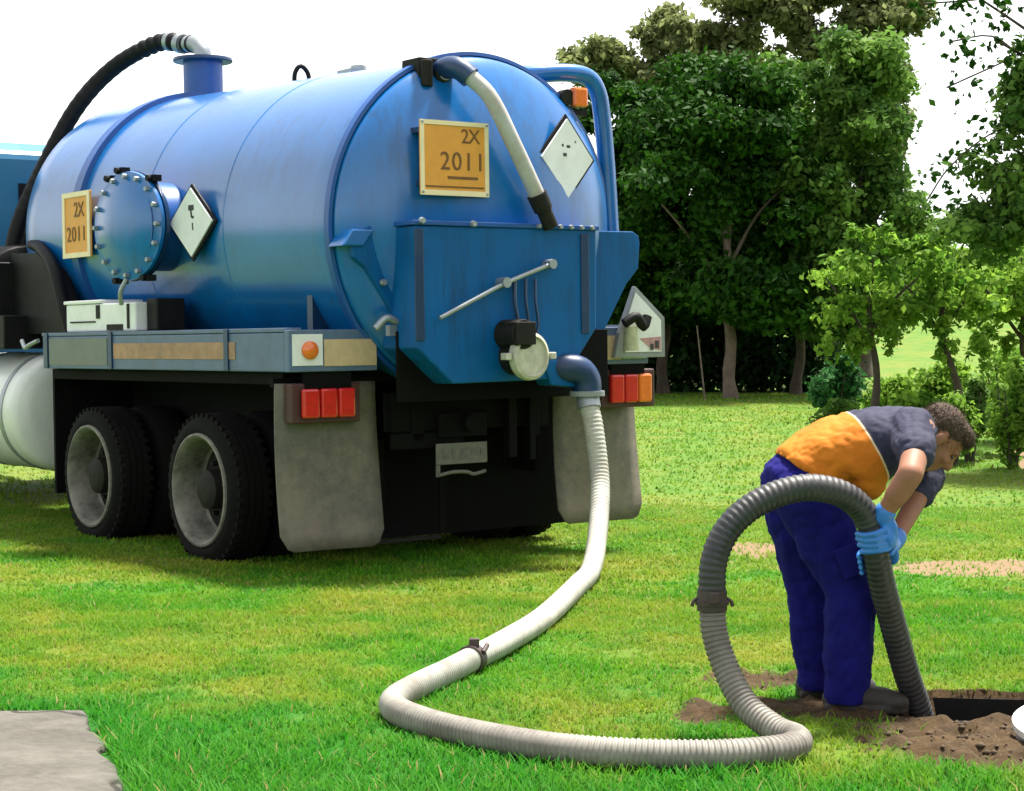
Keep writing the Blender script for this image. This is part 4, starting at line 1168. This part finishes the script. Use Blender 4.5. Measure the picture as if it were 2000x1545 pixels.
# belt loop band and patch pockets
pk = MB(); pk.prism([(-0.05, -0.055), (0.05, -0.055), (0.052, 0.05), (-0.052, 0.05)], Vector((1.165, 6.292, 0.545)) - MAN, Vector((0.93, -0.05, 0.36)).normalized(), Vector((-0.36, 0.02, 0.93)).normalized(), (0, -1, 0), 0.012)
pk.build('thigh_pocket', M['trousers'], man, False, 0.004)
# boots
for A_, yaw in ((RA, -0.18), (LA, 0.12)):
    bt_ = Blob()
    d = Vector((math.cos(yaw), math.sin(yaw), 0)); l = Vector((-d.y, d.x, 0))
    g = Vector((A_.x, A_.y, 0.0))
    bt_.chain([g + Z * 0.10, g + Z * 0.06], [0.052, 0.055])
    bt_.ell(g - d * 0.02 + Z * 0.040, (d, l, Z), (0.065, 0.046, 0.045))
    bt_.ell(g + d * 0.09 + Z * 0.045, (d, l, Z), (0.100, 0.046, 0.045))
    bt_.ell(g + d * 0.155 + Z * 0.036, (d, l, Z), (0.062, 0.050, 0.038))
    bt_.prism([(-0.075, -0.040), (0.0, -0.042), (0.15, -0.050), (0.20, -0.03), (0.215, 0), (0.20, 0.03), (0.15, 0.050), (0.0, 0.042), (-0.075, 0.040)], g + Z * 0.000, d, l, Z, 0.022)
    bt_.fuse('boot', M['boot'], man, 0.006, 2, origin=MAN - Vector((0, 0, 0.004)))
# gloves
i0 = nearest(PC, 0.632, int(len(PC) * 0.36))
gl = Blob(); hand(gl, i0, RW, -1.15, 1); gl.chain([RE.lerp(RW, 0.90), RW], [0.037, 0.035])
gl.fuse('glove', M['glove'], man, 0.0035, 3, origin=MAN)
i1 = nearest(PC, 0.545, int(len(PC) * 0.36))
gl = Blob(); hand(gl, i1, LW, -2.3, -1); gl.chain([LE.lerp(LW, 0.93), LW], [0.037, 0.035])
gl.fuse('glove', M['glove'], man, 0.0035, 3, origin=MAN)

# white lid lying at the pit's edge
lid = MB().lathe([(0.01, 0.0), (0.28, 0.0), (0.30, 0.008), (0.30, 0.030), (0.285, 0.038), (0.27, 0.036), (0.25, 0.026), (0.06, 0.026), (0.05, 0.045), (0.01, 0.046)], (0, 0, 0), (0, 0, 1), 56)
M['lid'] = mat('stained_white_plastic', (0.62, 0.62, 0.60), 0.6, 0, 0.12, 9, 0.8, (0.22, 0.16, 0.10), 7)
lid = lid.build('manhole_lid', M['lid'], None, True)
lid.location = (1.905, 5.85, 0.055); lid.rotation_euler = (R(4), R(-6), 0.3)
tag(lid, 'round white manhole lid lying on the soil beside the pit', 'lid')
rb_ = MB()
rb_.lathe([(0.275, 0.0), (0.29, 0.0), (0.29, -0.05), (0.275, -0.05)], (0, 0, 0), (0, 0, 1), 48)
rb_.build('lid_skirt', M['steel'], lid, True)

# ------------------------------------------------------------------ trees, shrubs, hedges
def leaf_mat(name, dark, lite, trans=0.35, rough=0.45):
    m, nt, b = newmat(name)
    at = nt.nodes.new('ShaderNodeAttribute'); at.attribute_name = 'rnd'
    c = mixrgb(nt, at.outputs['Fac'], dark, lite)
    pos = poscoord(nt)
    c = mixrgb(nt, mth(nt, 'MULTIPLY', ramp(nt, noise(nt, 0.9, 3, 0.5, pos), 0.35, 0.7), 0.5), c, tuple(x * 0.6 for x in lite))
    nt.links.new(c, b.inputs['Base Color'])
    inp(b, 'Roughness', 0.65)
    inp(b, 'Specular IOR Level', 0.12)
    tr_ = nt.nodes.new('ShaderNodeBsdfTranslucent'); nt.links.new(c, tr_.inputs['Color'])
    mx = nt.nodes.new('ShaderNodeMixShader'); inp(mx, 'Fac', trans)
    nt.links.new(b.outputs[0], mx.inputs[1]); nt.links.new(tr_.outputs[0], mx.inputs[2])
    nt.links.new(mx.outputs[0], nt.nodes['Material Output'].inputs['Surface'])
    return m
M['leaf_dark'] = leaf_mat('dark_evergreen_leaves', (0.003, 0.022, 0.003), (0.040, 0.125, 0.009), 0.30)
M['leaf_mid'] = leaf_mat('mid_green_leaves', (0.012, 0.070, 0.010), (0.190, 0.330, 0.060), 0.45)
M['leaf_olive'] = leaf_mat('olive_grey_leaves', (0.075, 0.100, 0.032), (0.290, 0.330, 0.130), 0.55)
M['leaf_bright'] = leaf_mat('bright_green_leaves', (0.045, 0.150, 0.014), (0.270, 0.440, 0.055), 0.55)
M['leaf_blue'] = leaf_mat('bluish_green_leaves', (0.012, 0.075, 0.020), (0.060, 0.190, 0.050), 0.35)
M['leaf_shade'] = leaf_mat('shaded_hedge_leaves', (0.002, 0.012, 0.002), (0.012, 0.045, 0.006), 0.04)  # darker, nearly opaque leaf colour that paints in the shade under the crowns
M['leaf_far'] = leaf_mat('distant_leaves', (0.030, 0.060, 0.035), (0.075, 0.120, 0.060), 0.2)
M['bark'] = mat('brown_bark', (0.050, 0.036, 0.026), 0.95, 0, 0.35, 9, 0.4, (0.16, 0.13, 0.10), 7, 0.8, 25)
M['bark_pale'] = mat('pale_bark', (0.15, 0.11, 0.085), 0.95, 0, 0.3, 7, 0.7, (0.05, 0.035, 0.026), 5, 0.8, 22)

def leaf_cloud(clumps, n, size, inner=0.5, spread=1.0):
    """clumps: (x,y,z, rx,ry,rz). returns verts, quad idx, rnd"""
    C = np.array([c[:3] for c in clumps]); Rr = np.array([c[3:] for c in clumps])
    wt = (Rr[:, 0] * Rr[:, 1] * Rr[:, 2]) ** (2 / 3); wt /= wt.sum()
    k = RNG.choice(len(clumps), n, p=wt)
    d = RNG.normal(size=(n, 3)); d /= np.linalg.norm(d, axis=1)[:, None]
    rr = inner + (1 - inner) * RNG.random(n) ** 0.6
    rr *= 1 + 0.16 * RNG.normal(size=n) * spread
    p = C[k] + d * Rr[k] * rr[:, None]
    nrm = d * 0.7 + RNG.normal(size=(n, 3)) * 0.6 + np.array([0, 0, 0.35]); nrm /= np.linalg.norm(nrm, axis=1)[:, None]
    t = np.cross(nrm, RNG.normal(size=(n, 3))); t /= np.linalg.norm(t, axis=1)[:, None]
    b = np.cross(nrm, t)
    s = (size * (0.55 + 0.9 * RNG.random(n)))[:, None]
    V = np.stack([p - t * s * 0.5, p + b * s * 0.30 + nrm * s * 0.06, p + t * s * 0.55, p - b * s * 0.30 + nrm * s * 0.06], 1)
    idx = np.arange(n * 4)
    tone = np.clip(RNG.random(n) * 0.4 + 0.6 * RNG.random(len(clumps))[k] ** 1.3, 0, 1)
    return V.reshape(-1, 3), idx, np.repeat(tone, 4)

def sub_clumps(big, per, f=0.45):
    out = []
    for (x, y, z, rx, ry, rz) in big:
        for _ in range(per):
            d = RNG.normal(size=3); d /= np.linalg.norm(d)
            q = 0.75 * RNG.random() ** 0.5
            s = f * (0.6 + 0.8 * RNG.random())
            out.append((x + d[0] * rx * q, y + d[1] * ry * q, z + d[2] * rz * q, rx * s, ry * s, rz * s * 0.85))
    return out

def tree(name, label, base, trunk_pts, trunk_r, limbs, crown, per, n, size, leafm, barkm, group=None, cat='tree', f=0.45, spread=1.0):
    x0, y0 = base
    z0 = float(height(x0, y0))
    t = empty(name, (x0, y0, z0))
    tag(t, label, cat, group)
    P = catmull([Vector((px, py, pz)) for px, py, pz in trunk_pts], 0.12)
    n_ = len(P)
    rad = [trunk_r * (1.25 - 0.25 * min(1, i / 3) - 0.62 * i / n_) * (1 + 0.05 * math.sin(i * 1.7)) for i in range(n_)]
    P = [p + Vector((0.035 * math.sin(i_ * 0.55 + x0), 0, 0)) * min(1, i_ / 4) for i_, p in enumerate(P)]
    mb = MB().tube(P, rad, 12)
    for q, (at_, end, r_) in enumerate(limbs):
        s = P[int(at_ * (n_ - 1))]
        e = Vector(end)
        m_ = s.lerp(e, 0.5) + Vector((random.uniform(-.1, .1), random.uniform(-.1, .1), 0.12)) * (e - s).length * 0.5
        L = catmull([s, m_, e], 0.12)
        mb.tube(L, [r_ * (1 - 0.7 * i / len(L)) for i in range(len(L))], 7)
    mb.build('trunk', barkm, t, True)
    cl = sub_clumps(crown, per, f)
    V, I, A = leaf_cloud(cl, n, size, spread=spread)
    me = np_mesh('crown', V, 4, I, leafm, {'rnd': A})
    link('crown', me, t)
    return t

G1 = 'tall dark trees behind the lawn'
def hb(x, y): return float(height(x, y))
def tall(label, x, y, top, r, lean, n, leafm, barkm, tr_=0.10, low=2.0, size=0.115):
    z0 = hb(x, y)
    mid = (top + low) / 2
    crown = []
    for q in range(15):
        u = (q + random.random()) / 15
        z_ = low + (top - low) * u
        env = r * (0.75 + 0.5 * math.sin(math.pi * min(1, u * 1.15))) * (1.0 if u < 0.6 else 1.0 - 0.9 * (u - 0.6))
        a_ = q * 2.4 + random.uniform(-.5, .5)
        rr_ = r * random.uniform(0.32, 0.62)
        crown.append((env * 0.62 * math.cos(a_) * random.uniform(0.5, 1.15), env * 0.5 * math.sin(a_), z_ - z0, rr_, rr_, rr_ * random.uniform(0.6, 0.9)))
    crown.append((0, 0.2, mid - z0, r * 0.7, r * 0.6, (top - low) * 0.33))
    crown.append((random.uniform(-.4, .4), -0.2, low - z0 + 0.1, r * 0.7, r * 0.5, 0.5))
    return tree('tall_tree', label, (x, y), [(0, 0, -0.05), (lean * 0.3, 0, 1.0), (lean * 0.6, 0.05, 2.2), (lean, 0.1, mid - z0)], tr_,
                [(0.55, (-0.8 * r, 0.1, mid - z0), 0.035), (0.6, (0.7 * r, 0.2, mid - z0 + 0.3), 0.035), (0.7, (0.2, 0.5, top - z0 - 1.0), 0.05)], crown, 7, int(n * 1.8), size, leafm, barkm, G1, f=0.42, spread=1.8)
tall('dark evergreen tree nearest the truck guard rail', 1.75, 30.5, 5.7, 1.25, 0.1, 17000, M['leaf_dark'], M['bark'])
tall('dark evergreen tree between the truck and the pale trunk', 2.55, 31.2, 5.6, 1.25, 0.1, 15000, M['leaf_dark'], M['bark'])
tall('dark tree with the pale bare trunk standing at the lawn edge', 3.45, 29.0, 5.7, 1.65, -0.15, 20000, M['leaf_dark'], M['bark_pale'], 0.105)
tall('dark tree just right of the one with a pale trunk', 4.65, 30.2, 6.0, 1.6, 0.2, 20000, M['leaf_mid'], M['bark'], 0.09)
tall('mid green tree at the right end of the tall dark trees', 5.45, 29.2, 6.0, 1.25, -0.3, 17000, M['leaf_mid'], M['bark'], 0.09, 1.7)
# understorey hedge that closes the view below the crowns
def hedge(name, label, pts, h, w_, n, size, leafm, low=0.0, cat='hedge', group=None):
    x0, y0 = pts[0]
    t = empty(name, (x0, y0, hb(x0, y0))); tag(t, label, cat, group)
    cl = []
    for (xa, ya), (xb, yb) in zip(pts, pts[1:]):
        L = math.hypot(xb - xa, yb - ya); m_ = max(2, int(L / (w_ * 0.5)))
        for q in range(m_):
            f = q / m_
            x = xa + (xb - xa) * f; y = ya + (yb - ya) * f
            for zz in np.arange(low + h * 0.15, h, h * 0.25):
                cl.append((x - x0 + random.uniform(-.1, .1), y - y0 + random.uniform(-.15, .15), hb(x, y) - hb(x0, y0) + zz * random.uniform(0.9, 1.08), w_ * random.uniform(0.5, 0.7), w_ * random.uniform(0.5, 0.7), h * 0.2))
    V, I, A = leaf_cloud(cl, n, size, 0.2)
    link('foliage', np_mesh('foliage', V, 4, I, leafm, {'rnd': A}), t)
    mb = MB()
    for q in range(0, len(pts) - 1):
        (xa, ya), (xb, yb) = pts[q], pts[q + 1]
        for f in (0.1, 0.35, 0.6, 0.85):
            x = xa + (xb - xa) * f; y = ya + (yb - ya) * f
            mb.cyl((x - x0, y - y0, hb(x, y) - hb(x0, y0) - 0.05), (x - x0 + 0.1, y - y0, hb(x, y) - hb(x0, y0) + h * 0.6), 0.05, 0.03, 8)
            mb.build('stem', M['bark'], t, True); mb = MB()
    return t
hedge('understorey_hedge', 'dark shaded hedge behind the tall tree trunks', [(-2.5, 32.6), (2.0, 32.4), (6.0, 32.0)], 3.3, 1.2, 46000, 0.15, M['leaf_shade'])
# loose olive trees rising behind
def behind(label, x, y, crown, n, size):
    z0 = hb(x, y)
    tree('loose_tree', label, (x, y), [(0, 0, -0.05), (0.1, 0, 2.0), (0.0, 0, 5.0)], 0.2,
         [(0.6, (-0.9, 0, 5.4), 0.05), (0.65, (0.9, 0.2, 5.4), 0.05), (0.8, (0.3, 0.3, 5.9), 0.04), (0.7, (-0.4, -0.3, 5.7), 0.04)],
         [(cx, 0, cz - z0, rx, rx, rz) for cx, cz, rx, rz in crown], 14, n, size, M['leaf_olive'], M['bark'], 'loose olive trees rising behind the dark ones', f=0.33, spread=1.6)
behind('sparse olive tree whose crown starts beside the tank end', 2.1, 36, [(-0.4, 6.9, 0.9, 0.6), (0.5, 6.6, 0.9, 0.9), (0.9, 7.4, 0.7, 0.5)], 7000, 0.15)
behind('sparse olive tree rising above the middle of the dark trees', 4.4, 36.5, [(0, 7.3, 1.3, 0.9), (-1.2, 7.6, 0.9, 0.6), (1.0, 7.9, 1.0, 0.7), (0.2, 8.3, 1.2, 0.5)], 11000, 0.15)
behind('sparse olive tree leaning towards the bright sky gap', 6.9, 36.5, [(-0.4, 7.2, 1.2, 1.1), (0.6, 7.9, 0.9, 0.6), (-0.5, 8.3, 1.2, 0.5), (0.7, 6.6, 0.6, 0.7), (0.5, 5.6, 0.6, 0.7)], 11000, 0.15)

# near tree on the right with twigs reaching across the sky gap
zr = hb(6.4, 18)
def twig_cloud(path, n, size, sp):
    P = catmull(path, 0.03)
    out = []
    k = RNG.integers(0, len(P), n)
    pts = np.array([tuple(P[i]) for i in k]) + RNG.normal(size=(n, 3)) * sp
    return [(p[0], p[1], p[2], size * 0.6, size * 0.6, size * 0.6) for p in pts]
rt = tree('garden_tree', 'leafy tree at the right edge with sparse twigs across the sky', (6.6, 18.0),
          [(0, 0, -0.05), (0.05, 0, 1.0), (-0.1, 0, 2.2), (-0.3, 0, 3.6)], 0.16,
          [(0.6, (-1.5, -0.2, 2.6), 0.05), (0.7, (-1.4, 0.1, 3.4), 0.05), (0.8, (-1.9, 0, 4.2), 0.035), (0.9, (-2.2, 0, 4.7), 0.03), (0.85, (0.9, 0, 4.2), 0.05)],
          [(-1.75, 0, 2.95 - zr, 0.55, 0.6, 0.55), (-1.50, 0, 3.75 - zr, 0.50, 0.5, 0.5), (-1.95, 0, 2.45 - zr, 0.55, 0.6, 0.35), (-1.2, 0, 2.6 - zr, 0.7, 0.8, 0.6), (-1.25, 0, 4.1 - zr, 0.5, 0.6, 0.5), (-1.05, 0, 3.3 - zr, 0.6, 0.7, 0.6), (-0.3, 0, 3.9, 1.2, 1.2, 1.2), (0.4, 0, 2.8, 1.2, 1.2, 0.9)],
          16, 30000, 0.085, M['leaf_mid'], M['bark'], None, f=0.36, spread=1.5)
tw = MB(); V_, I_, A_ = [], [], []; off = 0
for path, n in (([(-0.5, 0, 4.2), (-1.2, 0, 4.25), (-1.9, 0.05, 3.95), (-2.35, 0.1, 3.75)], 120), ([(-0.6, 0, 4.6), (-1.4, 0, 4.75), (-2.0, 0, 4.6), (-2.6, 0, 4.55)], 190), ([(-1.5, 0, 3.5), (-2.0, 0, 3.25), (-2.35, 0, 2.95), (-2.55, 0, 2.65)], 110), ([(-0.4, 0, 5.0), (-1.1, 0, 4.95), (-1.6, 0, 5.0)], 130), ([(-0.9, 0, 3.9), (-1.5, 0.1, 4.0), (-1.9, 0.1, 4.25), (-2.3, 0.1, 4.2)], 130)):
    tw.tube(catmull(path, 0.1), 0.009, 6)
    cl = twig_cloud([Vector(p) for p in path], n, 0.03, 0.13)
    v, i, a = leaf_cloud(cl, n * 2, 0.080, 0.3)
    V_.append(v); I_.append(i + off); A_.append(a); off += len(v)
tw.build('twig', M['bark'], rt, True)
link('twig_leaves', np_mesh('twig_leaves', np.concatenate(V_), 4, np.concatenate(I_), M['leaf_dark'], {'rnd': np.concatenate(A_)}), rt)

G2 = 'small orchard trees on the right'
def fruit(label, x, y, lean, top, low, r, n, leafm):
    z0 = hb(x, y)
    tree('orchard_tree', label, (x, y), [(0, 0, -0.03), (lean * 0.4, 0, 0.6), (lean * 0.8, 0, 1.2), (lean, 0, 1.7)], 0.055,
         [(0.7, (lean - 0.5, 0.1, 1.9), 0.025), (0.75, (lean + 0.5, -0.1, 1.9), 0.025), (0.9, (lean, 0, 2.1), 0.02)],
         [(lean + random.uniform(-.8, .8) * r, random.uniform(-.2, .2), low - z0 - random.uniform(0.05, 0.4), 0.22, 0.22, 0.25) for _ in range(5)] + [(lean + random.uniform(-.9, .9) * r, 0, top - z0 + random.uniform(-0.1, 0.12), 0.25, 0.25, 0.2) for _ in range(4)] +
         [(lean, 0, (top + low) / 2 - z0, r, r, (top - low) / 2), (lean - 0.4 * r, 0, low - z0 + 0.15, r * 0.7, r * 0.7, 0.25), (lean + 0.5 * r, 0, low - z0 + 0.2, r * 0.6, r * 0.6, 0.3)], 9, int(n * 0.9), 0.085, leafm, M['bark'], G2, f=0.26, spread=2.6)
fruit('slim orchard tree with a straight trunk beside the dark trees', 4.05, 20.5, -0.05, 2.5, 1.62, 0.75, 2800, M['leaf_bright'])
fruit('orchard tree with a crooked leaning trunk above the bending worker', 5.05, 20.5, -0.28, 2.5, 1.60, 0.85, 3200, M['leaf_bright'])

fruit('leafy orchard tree at the right edge above the path shrubs', 6.05, 21.2, -0.2, 2.6, 1.6, 0.85, 3600, M['leaf_bright'])

G3 = 'garden shrubs on the right'
def shrub(label, x, y, h, r, n, leafm, size=0.075):
    t = empty('garden_shrub', (x, y, hb(x, y))); tag(t, label, 'shrub', G3)
    cl = sub_clumps([(0, 0, h * 0.5, r, r, h * 0.5), (r * 0.3, 0, h * 0.75, r * 0.6, r * 0.6, h * 0.3)], 12, 0.4)
    V, I, A = leaf_cloud(cl, n, size, 0.2, 1.4)
    V[:, 2] = np.maximum(V[:, 2], 0.01)
    link('foliage', np_mesh('foliage', V, 4, I, leafm, {'rnd': A}), t)
    mb = MB()
    for q in range(5):
        a = q * 1.3
        mb.cyl((0.03 * math.cos(a), 0.03 * math.sin(a), -0.02), (r * 0.6 * math.cos(a), r * 0.6 * math.sin(a), h * 0.75), 0.014, 0.006, 6)
    mb.build('stem', M['bark'], t, True)
shrub('bluish green shrub at the foot of the dark trees', 3.75, 21.5, 1.05, 0.36, 2600, M['leaf_blue'])
shrub('bright shrub just left of the straight slim trunk', 3.55, 20.2, 0.62, 0.26, 1300, M['leaf_mid'])
shrub('low pale leafy shrub behind the worker back', 4.35, 20.2, 0.62, 0.40, 2000, M['leaf_bright'])
shrub('leafy shrub behind the worker head', 4.72, 19.0, 0.95, 0.27, 2200, M['leaf_mid'])
shrub('tall bright green shrub next to the path', 5.25, 19.5, 1.10, 0.36, 2400, M['leaf_bright'])
shrub('dark leafy shrub at the right edge beside the path', 5.35, 17.8, 0.95, 0.30, 2200, M['leaf_mid'])

shrub('small bright shrub between the two orchard trunks', 4.55, 22.5, 0.75, 0.42, 2000, M['leaf_bright'])
shrub('pale feathery shrub behind the crooked trunk', 5.35, 23.0, 0.85, 0.48, 2000, M['leaf_bright'])
shrub('bushy bright shrub at the right edge behind the path', 6.15, 22.8, 1.05, 0.55, 2600, M['leaf_bright'])
shrub('loose leafy shrub in front of the field between trunk and head', 4.45, 18.6, 0.80, 0.30, 1500, M['leaf_bright'])
shrub('loose tall shrub just right of the worker head', 4.95, 18.2, 1.05, 0.26, 1700, M['leaf_bright'])
shrub('ragged shrub half cut off by the right edge', 5.15, 17.2, 0.75, 0.28, 1500, M['leaf_mid'])
shrub('low dark shrub at the foot of the leaning trunk', 5.0, 20.9, 0.55, 0.28, 1300, M['leaf_mid'])

# far field: hedges and a distant wood
hedge('field_hedge', 'bright clipped hedge across the far end of the sunny field', [(9.5, 56.0), (14.0, 57.5), (22, 58)], 2.2, 1.2, 24000, 0.22, M['leaf_bright'], cat='hedge')
def wood():
    cl = []
    for x in np.arange(-75, 80, 2.2):
        y = 88 + random.uniform(-4, 4); h = random.uniform(2.0, 4.2)
        z = hb(x, y)
        cl.append((x, y, z + h * 0.5, 1.9, 1.9, h * 0.55)); cl.append((x + random.uniform(-1, 1), y, z + h * 0.95, 1.1, 1.1, h * 0.3))
    V, I, A = leaf_cloud(sub_clumps(cl, 4, 0.55), 52000, 0.42, 0.3)
    return np_mesh('distant_wood', V, 4, I, M['leaf_far'], {'rnd': A})
tag(link('distant_wood', wood()), 'distant line of bluish green trees beyond the field', 'wood', kind='stuff')

# dark trees that close the garden beyond the right picture edge (mirrored in the tank's end)
def side_wood():
    cl = []
    for k in range(11):
        x = 13 + random.uniform(-1, 1) + k * 0.5; y = 9 - k * 2.6
        z = hb(x, y)
        cl += [(x, y, z + 2.2, 1.9, 1.9, 2.4), (x + random.uniform(-.6, .6), y, z + 5.2, 1.5, 1.5, 2.2)]
    V, I, A = leaf_cloud(sub_clumps(cl, 8, 0.5), 26000, 0.34, 0.3)
    return np_mesh('side_wood', V, 4, I, M['leaf_dark'], {'rnd': A})
tag(link('side_wood', side_wood()), 'dark trees closing the garden beyond the right picture edge', 'wood', kind='stuff')

# leaning garden stake in the shade
sx, sy = 2.98, 29.0
stake = MB().tube([(0.0, 0, -0.05), (-0.06, 0.0, 0.5), (-0.13, 0.02, 1.15)], [0.014, 0.014, 0.011], 8).build('garden_stake', M['bark_pale'], None, True)
stake.location = (sx, 28.4, hb(sx, 28.4))
tag(stake, 'thin pale stake leaning at the foot of the dark trees', 'stake')
